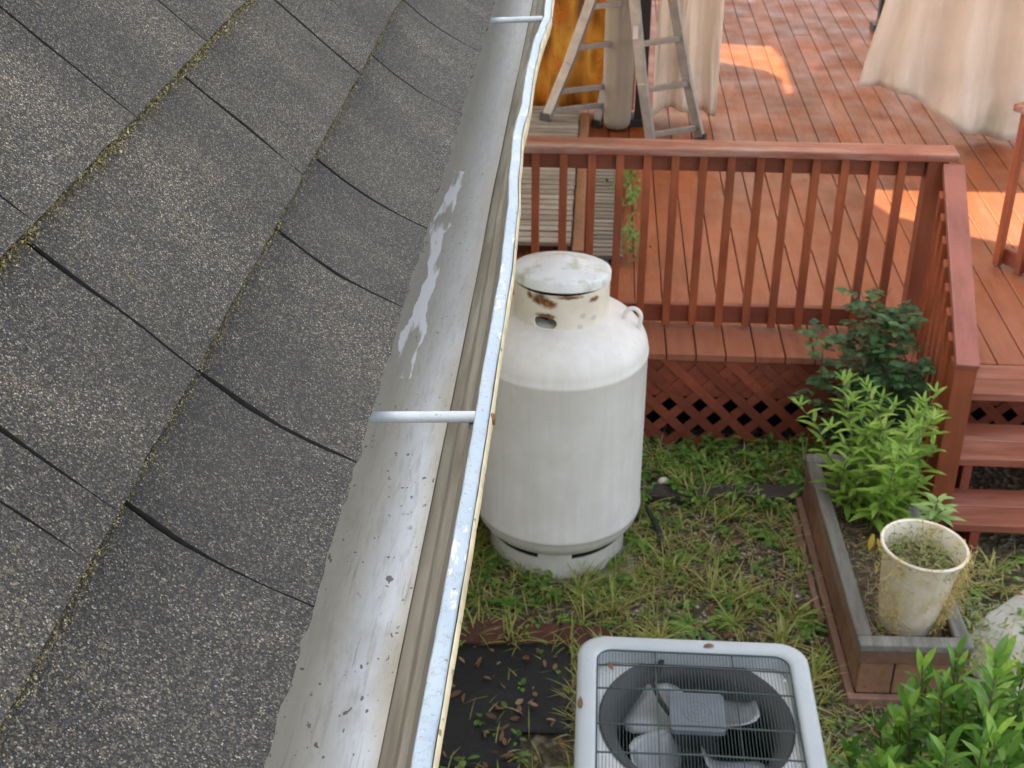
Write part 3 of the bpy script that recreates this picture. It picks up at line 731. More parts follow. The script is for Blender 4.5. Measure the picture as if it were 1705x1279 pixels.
# plate with a round hole
mb = MB(); n = 96; vs = []; inner = []
for k in range(n):
    a = 2*math.pi*k/n; ca, sa = math.cos(a), math.sin(a)
    dx_ = ((AX1-.02-fx) if ca > 0 else (fx-AX0-.02))/max(1e-6, abs(ca)); dy_ = ((AY1-.02-fy) if sa > 0 else (fy-AY0-.02))/max(1e-6, abs(sa))
    ro = max(min(dx_, dy_), fr+.001); vs.append((fx+ro*ca, fy+ro*sa, AZ-.066)); inner.append((fx+fr*ca, fy+fr*sa, AZ-.067))
mb.add(vs+inner, [(k, (k+1) % n, n+(k+1) % n, n+k) for k in range(n)]); mb.build('top_plate', M['acplate'], ac)
mb = MB(); mb.lathe([(fr+.002, AZ-.064), (fr-.004, AZ-.06), (fr-.012, AZ-.065), (fr-.035, AZ-.08), (fr-.05, AZ-.1), (fr-.054, AZ-.13), (fr-.054, AZ-.22)], (fx, fy, 0), 72); mb.build('fan_shroud', M['shroud'], ac, smooth=True)
mb = MB(); mb.box((AX0+.06, AY0+.06, .02), (AX1-.06, AY1-.06, .14)); mb.lathe([(fr+.02, .14), (fr+.02, AZ-.15)], (fx, fy, 0), 48); mb.build('coil', M['coil'], ac)
fan = MB(); fan.lathe([(.001,.6),(.045,.6),(.05,.59),(.05,.53),(.001,.53)], (fx, fy, 0), 24); fan = fan.build('fan', M['shroud'], ac, smooth=True)
for q in range(4):
    a0 = R_(-60+90*q); mb = MB(); vs = []; nr, nc = 8, 8
    for i in range(nr+1):
        t = i/nr; r = .045+.185*t; half = R_(14+17*math.sin(math.pi*min(1, t*.62+.1)))*(1 if t < .85 else 1-.5*(t-.85)/.15)
        for j in range(nc+1):
            u = j/nc*2-1; a = a0+half*u+.35*t
            vs.append((fx+r*math.cos(a), fy+r*math.sin(a), .575-.045*u*(1-.3*t)+.012*u*u))
    mb.add(vs, [(i*(nc+1)+j, i*(nc+1)+j+1, (i+1)*(nc+1)+j+1, (i+1)*(nc+1)+j) for i in range(nr) for j in range(nc)])
    mb.build('blade', M['blade'], fan, smooth='all', solid=.002)
mb = MB(); mb.lathe([(.001,.61),(.07,.61),(.075,.62),(.075,.672),(.001,.673)], (fx, fy, 0), 32); mo = mb.build('motor', M['black'], ac, smooth=True)
mb = MB(); s = .079; cnr = [(x, y) for x, y in rrect(fx-s, fx+s, fy-s*.98, fy+s*.98, .014, 5)]; n = len(cnr)
mb.add([(x, y, .676) for x, y in cnr]+[(x, y, .692) for x, y in cnr], [tuple(range(n, 2*n)), tuple(range(n-1, -1, -1))]+[(k, (k+1) % n, n+(k+1) % n, n+k) for k in range(n)])
for rr_ in (.012, .026, .04): mb.lathe([(rr_-.003,.692),(rr_-.001,.6935),(rr_+.001,.6935),(rr_+.003,.692)], (fx, fy, 0), 40)
mb.lathe([(.001,.694),(.003,.694),(.003,.6921)], (fx+.052, fy-.05, 0), 10)
mb.build('motor_cover', M['motor'], mo, bevel=.003)
mb = MB(); x0, x1, y0, y1 = AX0+.0585, AX1-.0585, AY0+.0585, AY1-.0585; wz = AZ-.012
def inr(x, r=.045):   # clip wire ends at rounded corners
    d = min(x-x0, x1-x); return r-math.sqrt(max(0, r*r-(r-d)**2)) if d < r else 0
x = x0+.008
while x < x1-.004:
    c = inr(x); mb.tube([(x, y0+c, wz), (x, (y0+y1)/2, wz+.006), (x, y1-c, wz)], .00085, 5); x += .0097
for yy in (.065, .165, .31, .42, .53): mb.tube([(x0, y1-yy, wz-.003), ((x0+x1)/2, y1-yy, wz+.003), (x1, y1-yy, wz-.003)], .0028, 6)
for xx in (.175, .405): mb.tube([(x0+xx, y0, wz-.004), (x0+xx, (y0+y1)/2, wz+.001), (x0+xx, y1, wz-.004)], .0024, 6)
rp = [(x, y, wz) for x, y in rrect(x0+.001, x1-.001, y0+.001, y1-.001, .045, 8)]; mb.tube(rp+[rp[0]], .003, 6, cap=False)
mb.build('fan_guard', M['wire'], ac, smooth=True)
for x, y in ((.018,.105),(.55,.105),(.02,.44),(.55,.44)):
    mb = MB(); mb.lathe([(.001,.004),(.004,.003),(.0055,0)], (x0+x, y1-y, wz+.001), 10); mb.build('guard_screw', M['metal'], ac, smooth=True)
mb = MB(); mb.tube([(fx-.075, fy+.03, .65), (fx-.1, fy+.07, .66), (fx-.12, fy+.13, .665), (fx-.1, fy+.2, .672), (fx-.085, fy+.27, .673)], .008, 8); mb.build('motor_cable', M['black'], ac, smooth=True)
mb = MB(); mb.tube([(-.0, 2.6, .35), (-.05, 2.63, .36), (-.12, 2.6, .28), (-.18, 2.55, .1), (-.2, 2.5, .01)], .022, 10); mb.build('refrigerant_line', M['dark_rubber'], ac, smooth=True)

gl = ['small dry leaf lying on the left rim of the grey air conditioner', 'small dry leaf caught under the wire guard corner of the air conditioner', 'dry brown leaf lying on the far rim of the air conditioner']
for lab, (x, y, z) in zip(gl, ((.012, 2.86, AZ+.001), (.09, 3.06, AZ-.008), (.41, 3.15, AZ+.002))):
    mb = MB(); mb.leaf((x, y, z), Vector((rnd.uniform(-1,1), rnd.uniform(-.4,.4), .15)), ZZ, .035, .016, .3, .5, 4)
    tag(mb.build('dead_leaf', M['litter'], smooth='all', solid=.0008), lab, 'leaf', 'dead leaves on the air conditioner')

# ================================================================== planter and bucket
pl = thing('planter_box', (1.17, 4.35, 0), 'long low wooden planter with a weathered grey rim beside the deck steps', 'planter')
pa, pb = .985, 1.36; ya, yb = 3.72, 4.93; PZ = .28
mb = MB()
n = 9; dx = (pb-pa)/3
for i in range(3): mb.box((pa+dx*i+.003, ya, .05), (pa+dx*(i+1)-.003, ya+.02, PZ-.06))
for i in range(n):
    y = ya+.022+(yb-ya-.022)*i/n
    mb.box((pa, y, .05), (pa+.02, y+(yb-ya-.022)/n-.005, PZ-.03)); mb.box((pb-.02, y, .05), (pb, y+(yb-ya-.022)/n-.005, PZ-.03))
mb.box((pa, yb, .05), (pb, yb+.02, PZ-.03))
mb.build('side_boards', M['planter'], pl, bevel=.002, seg=1)
mb = MB(); mb.box((pa-.008, ya-.008, PZ-.085), (pb+.008, ya-.0005, PZ-.03)); mb.box((pa-.008, ya-.0005, PZ-.085), (pa-.0005, yb+.02, PZ-.03))
mb.box((pa-.03, ya-.03, .0), (pb+.02, ya-.001, .05)); mb.box((pa-.03, ya-.0008, .0), (pa-.001, yb+.03, .05)); mb.box((pa-.06, ya+.42, -.01), (pa-.036, yb-.06, .03))
mb.build('trim', M['trim'], pl, bevel=.004)
mb = MB(); w_ = .055
mb.box((pa-.012, ya+w_-.01, PZ-.028), (pa+w_-.012, yb-w_+.01, PZ)); mb.box((pb-w_+.012, ya+w_-.01, PZ-.028), (pb+.012, yb-w_+.01, PZ))
mb.box((pa-.012, ya-.012, PZ-.03), (pb+.012, ya+w_-.012, PZ+.002)); mb.box((pa-.012, yb-w_+.012, PZ-.03), (pb+.012, yb+.025, PZ+.001))
mb.build('rim', M['planter_rim'], pl, bevel=.006)
mb = MB(); g_ = 24
vs = [(pa+.02+(pb-pa-.04)*i/8, ya+.02+(yb-ya-.04)*j/g_, .2+.02*mnoise.noise(Vector((i*.7, j*.7, 1)))) for j in range(g_+1) for i in range(9)]
mb.add(vs, [(j*9+i, j*9+i+1, (j+1)*9+i+1, (j+1)*9+i) for j in range(g_) for i in range(8)]); mb.build('soil', M['soil'], pl, smooth='all')
pl.rotation_euler.z = R_(1.7)
bc = onz(1540, 907, .56); bk0 = Vector((bc.x-.02, bc.y+.0, .205))
bk = thing('plastic_bucket', bk0, 'yellowed white plastic bucket holding weeds, tilted on the front end of the planter', 'bucket')
bt = bc; axd = (bt-bk0); BH = axd.length; axd.normalize()
q = Vector((0,0,1)).rotation_difference(axd).to_matrix().to_4x4()
mb = MB(); br, tr_ = .098, .148
mb.lathe([(.001, .001), (br-.01, .0), (br, .008), (tr_-.006, BH-.03), (tr_-.004, BH-.012), (tr_+.006, BH-.011), (tr_+.008, BH-.002), (tr_+.004, BH+.003), (tr_-.003, BH), (tr_-.012, BH-.04), (tr_-.02, BH-.1)], bk0, 64, q)
bucket = mb.build('body', M['bucket'], bk, smooth=True)
mb = MB(); mb.lathe([(.001, BH-.075), (.06, BH-.07), (tr_-.014, BH-.085)], bk0, 32, q); mb.build('soil', M['soil'], bk, smooth=True)
mb = MB()
for _ in range(520):
    a = rnd.uniform(0, 6.28); r = .125*math.sqrt(rnd.random()); p = bk0 + q @ Vector((r*math.cos(a), r*math.sin(a), BH-.08)); h = rnd.uniform(.0, .1)
    d = Vector((rnd.gauss(0,.5), rnd.gauss(0,.5), 1)).normalized(); mb.leaf(p+d*h, Vector((rnd.gauss(0,1), rnd.gauss(0,1), rnd.uniform(-.1,.8))), ZZ, rnd.uniform(.012,.03), rnd.uniform(.004,.009), .3, .1, 2)
    if _ % 5 == 0: mb.tube([p, p+d*h], .0009, 4, cap=False)
tag(mb.build('weeds', foliage('bucket_weeds', (.16,.22,.05), (.3,.32,.1), .55, .3, (.38,.33,.14)), bk), kind='stuff')
mb = MB()
for _ in range(850):   # dry vine strands over the bucket side
    a = rnd.choice([rnd.gauss(-.35, .35), rnd.gauss(-.35, .35), rnd.gauss(3.9, .4)]); t = rnd.random(); r = br+(tr_-br)*t+.006+abs(rnd.gauss(0,.008))
    p = bk0 + q @ Vector((r*math.cos(a), r*math.sin(a), BH*t*1.04))
    d = Vector((rnd.gauss(0,.7)-math.sin(a)*.3, rnd.gauss(0,.7), rnd.gauss(-.2,.6)))
    if _ % 3: mb.leaf(p, d, ZZ, rnd.uniform(.01,.022), rnd.uniform(.003,.006), .4, .1, 2)
    else:
        pts = [p]
        for i in range(4): pts.append(pts[-1]+Vector((rnd.gauss(0,.014), rnd.gauss(0,.014), rnd.gauss(-.012,.016))))
        mb.tube(pts, .001, 4, cap=False)
dv = mb.build('dry_vine', M['dryvine'])
tag(dv, 'dry straw coloured vine clinging to the side of the white bucket', 'vine')

# ================================================================== small ground things
gb = 'red edging bricks between tank and air conditioner'
bl = ['dark red brick nearest the gutter, at the left end of the edging row', 'dark red brick in the middle of the edging row in front of the tank', 'dark red brick at the right end of the edging row, half under grass']
for i, lab in enumerate(bl):
    x = -.47+.2*i; mb = MB(); mb.hexa([(x, 3.925+.01*i, -.02), (x+.192, 3.93+.006*i, -.02), (x+.196, 4.07-.006*i, -.02), (x+.004, 4.075, -.02), (x, 3.925+.01*i, 0.028-.008*i), (x+.192, 3.93+.006*i, .024-.006*i), (x+.196, 4.07-.006*i, .026-.009*i), (x+.004, 4.075, .03-.004*i)])
    tag(mb.build('brick', M['brick'], bevel=.008, seg=3), lab, 'brick', gb)
mb = MB(); nn_ = 14
vs = [(-.62+.6*i/nn_+.02*mnoise.noise(Vector((i, j, 0.))), 3.3+.64*j/nn_, .012+gz(-.62+.6*i/nn_, 3.3+.64*j/nn_)+.016*abs(mnoise.noise(Vector((i*.6, j*.6, 7))))) for j in range(nn_+1) for i in range(nn_+1)]
mb.add(vs, [(j*(nn_+1)+i, j*(nn_+1)+i+1, (j+1)*(nn_+1)+i+1, (j+1)*(nn_+1)+i) for j in range(nn_) for i in range(nn_) if not (i > 9 and j < 4)])
tag(mb.build('weed_barrier', M['fabric'], smooth='all', solid=.003), 'crumpled black ground cloth strewn with dead leaves beside the air conditioner', 'ground cloth')
mb = MB(); mb.box((TX-.3, TY-.31, -.03), (TX+.33, TY+.3, .004)); tag(mb.build('paver', M['paver'], bevel=.01), 'grey square paver mostly hidden under the white tank', 'paver')
mb = MB(); mb.hexa([(.24,4.93,-.02),(1.0,4.95,-.02),(1.0,5.05,-.02),(.24,5.03,-.02),(.24,4.93,.045),(1.0,4.95,.055),(1.0,5.05,.055),(.24,5.03,.045)])
tag(mb.build('landscape_timber', M['timber'], bevel=.012, seg=3), 'dark old landscape timber half buried in weeds before the lattice', 'timber')
mb = MB(); mb.tube([(.27,4.93,.015),(.3,4.8,.03),(.33,4.68,.03),(.345,4.55,.02)], .011, 8); tag(mb.build('edging_strip', M['dark_rubber'], smooth=True), 'short black plastic edging strip in the weeds right of the tank', 'edging')
mb = MB(); pp = [onz(x, y, 0) for x, y in ((1590,1090),(1640,1030),(1705,985),(1790,1010),(1780,1180),(1660,1170))]
n = len(pp); mb.add([(p.x, p.y, -.02) for p in pp]+[(p.x, p.y, .022) for p in pp], [tuple(range(n-1,-1,-1)), tuple(range(n, 2*n))]+[(i, (i+1) % n, n+(i+1) % n, n+i) for i in range(n)])
tag(mb.build('stepping_stone', M['concrete'], bevel=.01, seg=2), 'pale flat stepping stone on leaf litter right of the planter', 'stone')
def rock(c, s, name=None):
    bm = bmesh.new(); bmesh.ops.create_icosphere(bm, subdivisions=2, radius=1)
    mb = MB(); mb.add([Vector(c)+Vector((v.co.x*s[0], v.co.y*s[1], v.co.z*s[2]))*(1+.25*mnoise.noise(v.co*1.7+Vector(c)*9)) for v in bm.verts], [[v.index for v in f.verts] for f in bm.faces]); bm.free(); return mb
p = onz(1105, 803, .03); tag(rock(p, (.03,.022,.025)).build('rock', simple('white_rock', (.7,.68,.63), .8, .15), smooth='all'), 'small white rock lying on the dark timber right of the tank', 'rock')

# ================================================================== ground cover (stuff)
def blocked(x, y, m=.0):
    if AX0-.01 < x < AX1+.01 and AY0-.01 < y < AY1+.01: return True
    if pa-.03 < x < pb+.03 and ya-.03 < y < yb+.04: return True
    if (x-TX)**2+(y-TY)**2 < (.275+m)**2: return True
    if x > 1.52 and y > 4.62: return True
    return False
def dens(x, y): return .5+.5*mnoise.noise(Vector((x*2.6, y*2.6, 11)))+.3*mnoise.noise(Vector((x*8, y*8, 3)))
def infabric(x, y): return -.64 < x < -.02 and 3.28 < y < 3.93
gr = MB(); st = MB(); wd = MB(); li = MB(); pe = MB()
cnt = 0
while cnt < 26000:
    x, y = rnd.uniform(-.7, 2.6), rnd.uniform(2.35, 5.4)
    if blocked(x, y): continue
    cnt += 1; d = dens(x, y); z = gz(x, y)
    right = x > 1.4
    if infabric(x, y) and rnd.random() < .95: continue
    if .0 < x+.45 < .62 and 3.92 < y < 4.08 and rnd.random() < .7: continue
    if right and rnd.random() < .75: continue
    bare = mnoise.noise(Vector((x*3.3, y*3.3, 21))) + .5*mnoise.noise(Vector((x*9, y*9, 4)))
    if d < .42 and rnd.random() < .85: continue
    if .2 < x and bare > .02 and rnd.random() < .88: continue
    L = rnd.uniform(.035, .11); a = rnd.uniform(0, 6.28); t = rnd.uniform(.2, 1.6)
    gr.leaf((x, y, z), Vector((math.cos(a)*t, math.sin(a)*t, 1)), ZZ, L*rnd.uniform(.9,1.25), rnd.uniform(.003, .006), rnd.uniform(.2, .9), .1, 3)
for _ in range(5200):
    x, y = rnd.uniform(-.1, 2.6), rnd.uniform(2.35, 5.3)
    if blocked(x, y) or (infabric(x, y) and rnd.random() < .9): continue
    if dens(y, x) < .5 and rnd.random() < .6: continue
    a = rnd.uniform(0, 6.28); z = gz(x, y)
    st.leaf((x, y, z+rnd.uniform(.003,.03)), Vector((math.cos(a), math.sin(a), rnd.uniform(-.15,.25))), ZZ, rnd.uniform(.04,.12), rnd.uniform(.0015,.003), rnd.uniform(-.1,.3), 0, 2)
def weed(x, y, big):
    z = gz(x, y); n = rnd.randint(4, 9); h = rnd.uniform(.01, .05)*(1+1.2*big)
    for i in range(n):
        a = rnd.uniform(0, 6.28); wd.leaf((x+math.cos(a)*.008, y+math.sin(a)*.008, z+h*rnd.uniform(.3,1)), Vector((math.cos(a), math.sin(a), rnd.uniform(-.1,.7))), ZZ, rnd.uniform(.016,.034)*(1+.7*big), rnd.uniform(.010,.02)*(1+.5*big), .35, .2, 3)
for _ in range(5200):
    x, y = rnd.uniform(-.7, 2.4), rnd.uniform(2.4, 5.42)
    if blocked(x, y): continue
    pz = .3
    if y > 4.85: pz = .85
    elif x < .15 and 4.08 < y: pz = .8
    elif x < .45 and y > 4.3: pz = .4
    elif x > 1.4: pz = .12
    if infabric(x, y): pz = .05 if x > -.55 else .5
    if rnd.random() < pz*(.3+dens(x+5, y)): weed(x, y, 1 if (y > 4.9 and rnd.random() < .5) else (.5 if rnd.random() < .1 else 0))
for _ in range(3600):
    x, y = rnd.uniform(-.65, 2.6), rnd.uniform(2.35, 5.2)
    if blocked(x, y): continue
    pz = .35
    if x > 1.38: pz = 1
    elif x > .2 and mnoise.noise(Vector((x*3.3, y*3.3, 21))) > .02: pz = .6
    if infabric(x, y): pz = 1 if (x > -.24 or y < 3.55) else .5
    if x < .1 and y > 4.1: pz = .1
    if infabric(x, y) and mnoise.noise(Vector((x*9, y*9, 6))) < .02: pz *= .12
    if rnd.random() > pz: continue
    a = rnd.uniform(0, 6.28); z = gz(x, y)+(.025 if infabric(x, y) else .006)
    li.leaf((x, y, z+rnd.uniform(0,.012)), Vector((math.cos(a), math.sin(a), rnd.uniform(-.2,.3))), Vector((rnd.gauss(0,.4), rnd.gauss(0,.4), 1)), rnd.uniform(.02,.055), rnd.uniform(.008,.022), rnd.uniform(-.4,.4), rnd.uniform(-.4,.5), 3)
for _ in range(900):
    x, y = rnd.uniform(pa+.05, pb-.05), rnd.uniform(ya+.05, yb-.05); a = rnd.uniform(0, 6.28); d_ = Vector((math.cos(a), math.sin(a), rnd.uniform(-.1,.4)))
    if rnd.random() < .4: st.leaf((x, y, .215+rnd.uniform(0,.015)), d_, ZZ, rnd.uniform(.03,.09), .002, rnd.uniform(-.1,.4), 0, 2)
    elif rnd.random() < .45: li.leaf((x, y, .215+rnd.uniform(0,.012)), d_, Vector((rnd.gauss(0,.4), rnd.gauss(0,.4), 1)), rnd.uniform(.015,.035), rnd.uniform(.006,.014), .2, .3, 3)
    elif rnd.random() < .3: wd.leaf((x, y, .215), d_+ZZ*.5, ZZ, rnd.uniform(.015,.03), .012, .3, .2, 3)
for _ in range(130):   # taller tufts standing out of the thin grass
    x, y = rnd.uniform(-.5, 2.2), rnd.uniform(2.6, 5.35)
    if blocked(x, y, .03) or infabric(x, y): continue
    for q2 in range(rnd.randint(9, 22)):
        a = rnd.uniform(0, 6.28); t = rnd.uniform(.15, 1.1)
        gr.leaf((x+rnd.gauss(0,.012), y+rnd.gauss(0,.012), gz(x, y)), Vector((math.cos(a)*t, math.sin(a)*t, 1)), ZZ, rnd.uniform(.08,.17), rnd.uniform(.004,.008), rnd.uniform(.2,.8), .15, 4)
for _ in range(60):    # flat rosettes of broad weed leaves
    x, y = rnd.uniform(.15, 2.0), rnd.uniform(2.8, 5.3)
    if blocked(x, y, .03) or infabric(x, y): continue
    for q2 in range(rnd.randint(6, 11)):
        a = q2*2.4+rnd.uniform(-.3,.3); wd.leaf((x, y, gz(x, y)+.012), Vector((math.cos(a), math.sin(a), rnd.uniform(.1,.6))), ZZ, rnd.uniform(.05,.1), rnd.uniform(.018,.03), .45, .25, 4)
octv = [(1,0,0),(-1,0,0),(0,1,0),(0,-1,0),(0,0,1),(0,0,-1)]
octf = [(0,2,4),(2,1,4),(1,3,4),(3,0,4),(2,0,5),(1,2,5),(3,1,5),(0,3,5)]
for _ in range(4200):
    x, y = rnd.uniform(.15, 1.6), rnd.uniform(2.7, 5.0)
    if blocked(x, y) or infabric(x, y): continue
    bare = mnoise.noise(Vector((x*3.3, y*3.3, 21))) + .5*mnoise.noise(Vector((x*9, y*9, 4)))
    if bare < 0 and rnd.random() < .9: continue
    r = rnd.uniform(.004, .011)*(1.6 if rnd.random() < .1 else 1); z = gz(x, y)
    pe.add([Vector((x+r*a*rnd.uniform(.7,1.3), y+r*b*rnd.uniform(.7,1.3), z+.004+r*.6*c)) for a, b, c in octv], octf)
tag(gr.build('grass', M['grass']), kind='stuff'); tag(st.build('straw', M['straw']), kind='stuff'); tag(wd.build('ground_weeds', M['weed']), kind='stuff')
tag(li.build('leaf_litter', M['litter']), kind='stuff'); tag(pe.build('pebbles', M['pebble'], smooth='all'), kind='stuff')

# ================================================================== plants
def rv(s=1): return Vector((rnd.gauss(0,s), rnd.gauss(0,s), rnd.gauss(0,s)))
# tall bright plant in the planter: stems carrying lance leaves
gp = thing('leafy_plant', (1.14, 4.55, .2), 'bright green tall plant with lance shaped leaves growing in the planter', 'plant')
lf = MB(); sm = MB(); yl = MB(); fl = MB()
for s_ in range(26):
    b = Vector((rnd.uniform(1.07, 1.3), rnd.uniform(4.4, 4.82), .2)); h = rnd.uniform(.34, .62)
    tilt = Vector((rnd.gauss(-.02,.2), rnd.gauss(-.02,.2), 1)).normalized()
    pts = [b + tilt*(h*i/5) + Vector((rnd.gauss(0,.006), rnd.gauss(0,.006), 0))*i for i in range(6)]
    sm.tube(pts, [.0045-.0006*i for i in range(6)], 5)
    nl = int(h*44)
    for i in range(nl):
        t = .12+.88*i/nl; k = min(4, int(t*5)); p = pts[k].lerp(pts[k+1], t*5-k); a = i*2.4+rnd.uniform(-.4,.4)
        L = (.125-.05*t)*rnd.uniform(.75, 1.15)
        lf.leaf(p, Vector((math.cos(a), math.sin(a), .35+.5*t)), ZZ, L, L*rnd.uniform(.2,.27), rnd.uniform(.25,.55), .25, 4)
    for i in range(5):
        a = i*1.26; lf.leaf(pts[-1], Vector((math.cos(a), math.sin(a), 1.1)), ZZ, .055, .013, .2, .3, 3)
for _ in range(3):
    yl = MB(); p = Vector((rnd.uniform(1.13,1.19), rnd.uniform(4.3,4.4), rnd.uniform(.27,.36))); yl.leaf(p, Vector((rnd.gauss(0,.4), -.6, -.9)), ZZ, .07, .024, .2, .2, 3); yl.build('yellow_leaf', M['yellow'], gp, smooth='all')
lf.build('leaves', M['gold'], gp, smooth='all'); sm.build('stems', M['bark'], gp, smooth='all')
sp_ = thing('seedling', (1.33, 4.2, .2), 'pale green seedling with a leaf rosette just behind the bucket', 'plant')
lf = MB(); sm = MB(); top = ony(1562, 832, 4.2); sm.tube([(1.31,4.22,.2), (1.32,4.21,.36), top], .004, 6)
for i in range(18):
    a = i*2.4; lf.leaf(top-ZZ*(.007*i), Vector((math.cos(a), math.sin(a), .5)), ZZ, .06+.004*i, .02+.0007*i, .35, .25, 4)
lf.build('leaves', foliage('seedling_leaves', (.2,.36,.1), (.34,.5,.18), .45, .3), sp_, smooth='all'); sm.build('stem', M['bark'], sp_, smooth='all')
# rose bush by the corner post
rb = thing('rose_bush', (1.3, 5.2, 0), 'dark green rose bush with small oval leaves against the deck corner', 'bush')
lf = MB(); sm = MB()
for s_ in range(38):
    b = Vector((rnd.uniform(1.2,1.42), rnd.uniform(5.1,5.3), 0)); h = rnd.uniform(.3, .92) if s_ > 3 else rnd.uniform(.85, 1.0)
    ti = Vector((rnd.gauss(-.06,.2), rnd.gauss(-.08,.16), 1)); ti.normalize()
    if s_ <= 3: ti = Vector((rnd.gauss(-.02,.1), -.05, 1)).normalized()
    pts = [b+ti*(h*i/6)+rv(.005)*i+Vector((ti.x, ti.y, -.3))*(.05*(i/6)**2) for i in range(7)]
    pts = [Vector((min(p.x, 1.44), min(p.y, 5.37), p.z)) for p in pts]
    sm.tube(pts, [.0045-.0005*i for i in range(7)], 5)
    for i in range(int(h*20)):
        t = .2+.8*rnd.random(); k = min(5, int(t*6)); p = pts[k].lerp(pts[k+1], t*6-k); a = rnd.uniform(0, 6.28)
        if p.x > 1.43 or p.y > 5.36: continue
        d = Vector((math.cos(a), math.sin(a), rnd.uniform(-.1,.6))).normalized(); pl_ = rnd.uniform(.06,.1); sd2 = d.cross(ZZ).normalized()
        for q2 in range(3):
            bp = p+d*(pl_*(.35+.3*q2))
            for sg in (-1, 1): lf.leaf(bp, d*.5+sd2*sg+ZZ*.1, ZZ+rv(.25), rnd.uniform(.032,.05), rnd.uniform(.024,.032), .2, .2, 3)
        lf.leaf(p+d*pl_, d, ZZ+rv(.25), .042, .028, .2, .2, 3)
lf.build('leaves', M['rose'], rb, smooth='all'); sm.build('stems', M['brown_stem'], rb, smooth='all')
# glossy shrub at the lower right
sb = thing('shrub', (1.15, 2.75, 0), 'glossy bright green shrub with upright narrow leaves in the lower right corner', 'shrub')
lf = MB(); sm = MB()
def top_z(x, y): return .62+.17*mnoise.noise(Vector((x*3.5, y*3.5, 2)))
ns_ = 0
for s_ in range(165):
    x = rnd.uniform(.72, 1.9); y = rnd.uniform(2.2, 3.35)
    edge = .0
    lim = 2.98 + (x-.78)*.34 + .1*mnoise.noise(Vector((x*6, 1, 1)))
    if y > lim: continue
    e = min(1, (lim-y)/.35); zt = .55+.42*e**.4 + .12*mnoise.noise(Vector((x*5, y*5, 2))) + rnd.uniform(-.14,.06)
    if x < .88: zt -= .22
    tip = Vector((x, y, zt)); base = Vector((1.15+.55*(x-1.15), 2.6+.5*(y-2.6), .05))
    mid = base.lerp(tip, .6)+Vector((0,0,-.03)); dtp = (tip-mid).normalized()+ZZ*.8
    sm.tube([base, mid, tip], [.006,.004,.002], 5)
    for i in range(17):
        t = i/17; p = mid.lerp(tip, .35+.65*t); a = i*2.4+rnd.uniform(-.3,.3); L = rnd.uniform(.075,.12)*(1.1-.4*t)
        lf.leaf(p, Vector((math.cos(a)*(1-.4*t), math.sin(a)*(1-.4*t), .5+.8*t)), ZZ, L, L*rnd.uniform(.24,.31), rnd.uniform(.0,.35), .3, 4)
lf.build('leaves', M['shrub'], sb, smooth='all'); sm.build('stems', M['brown_stem'], sb, smooth='all')
# low seedlings in the litter to the right of the planter
sw = thing('weed_patch', (1.62, 4.15, 0), 'straggling pale weeds between the bucket and the stepping stone', 'weeds')
lf = MB()
for _ in range(420):
    x, y = rnd.gauss(1.5, .08), rnd.gauss(4.18, .16)
    if blocked(x, y): continue
    lf.leaf((x, y, rnd.uniform(.0,.1)), Vector((rnd.gauss(0,1), rnd.gauss(0,1), rnd.uniform(.1,1))), ZZ, rnd.uniform(.02,.05), rnd.uniform(.004,.013), .4, .1, 3)
lf.build('leaves', foliage('pale_weed_leaves', (.2,.26,.08), (.32,.38,.16), .55, .3, (.45,.4,.2)), sw, smooth='all')

# ================================================================== things on the deck
def slat_mat(label, mat, x0, x1, y0, y1, pitch, h, nm='duckboard'):
    t = thing(nm, ((x0+x1)/2, (y0+y1)/2, DZ), label, 'duckboard', 'weathered slatted boards lying on the deck'); mb = MB(); y = y0
    while y < y1: mb.box((x0+rnd.uniform(0,.006), y+.006, DZ+h-.022), (x1-rnd.uniform(0,.006), y+pitch-.006, DZ+h+rnd.uniform(0,.003))); y += pitch
    mb.build('slats', mat, t, bevel=.003, seg=1)
    mb = MB()
    for xx in (x0+.02, (x0+x1)/2-.02, x1-.06): mb.box((xx, y0, DZ+.0015), (xx+.04, y1, DZ+h-.0225))
    mb.build('bearer', M['dark_wood'], t)
slat_mat('pale grey weathered slatted walkway under the ladder foot', M['grey_wood'], -.95, -.1, 6.42, 8.62, .075, .09)
slat_mat('darker narrow slatted board beside the pale walkway, a vine along it', M['dark_wood'], -.02, .17, 6.36, 7.78, .055, .05)
mb = MB(); mb.box((-.095, 6.38, DZ+.0015), (-.035, 8.6, DZ+.07)); tag(mb.build('wood_strip', M['planter'], bevel=.004), 'narrow brown board lying between the two slatted walkways', 'board')
vn = thing('creeping_vine', (.2, 7, DZ), 'thin green vine creeping along the dark slatted board behind the railing', 'vine')
lf = MB(); sm = MB(); pts = []
for i in range(16): pts.append(Vector((.22+.03*math.sin(i*1.1), 6.3+.1*i, DZ+.05+.03*math.sin(i*.7)**2)))
sm.tube(pts, .004, 5)
for c_ in range(16):
    cpt = pts[c_]; nl = 26 if c_ in (1, 2, 8, 9, 10, 12, 14) else 4
    for _ in range(nl): lf.leaf(cpt+Vector((rnd.gauss(-.02,.035), rnd.gauss(0,.05), rnd.uniform(0,.1))), rv(1)+ZZ*.4, ZZ, rnd.uniform(.03,.06), rnd.uniform(.012,.022), .3, .2, 3)
lf.build('leaves', M['vine'], vn, smooth='all'); sm.build('stem', M['bark'], vn, smooth='all')
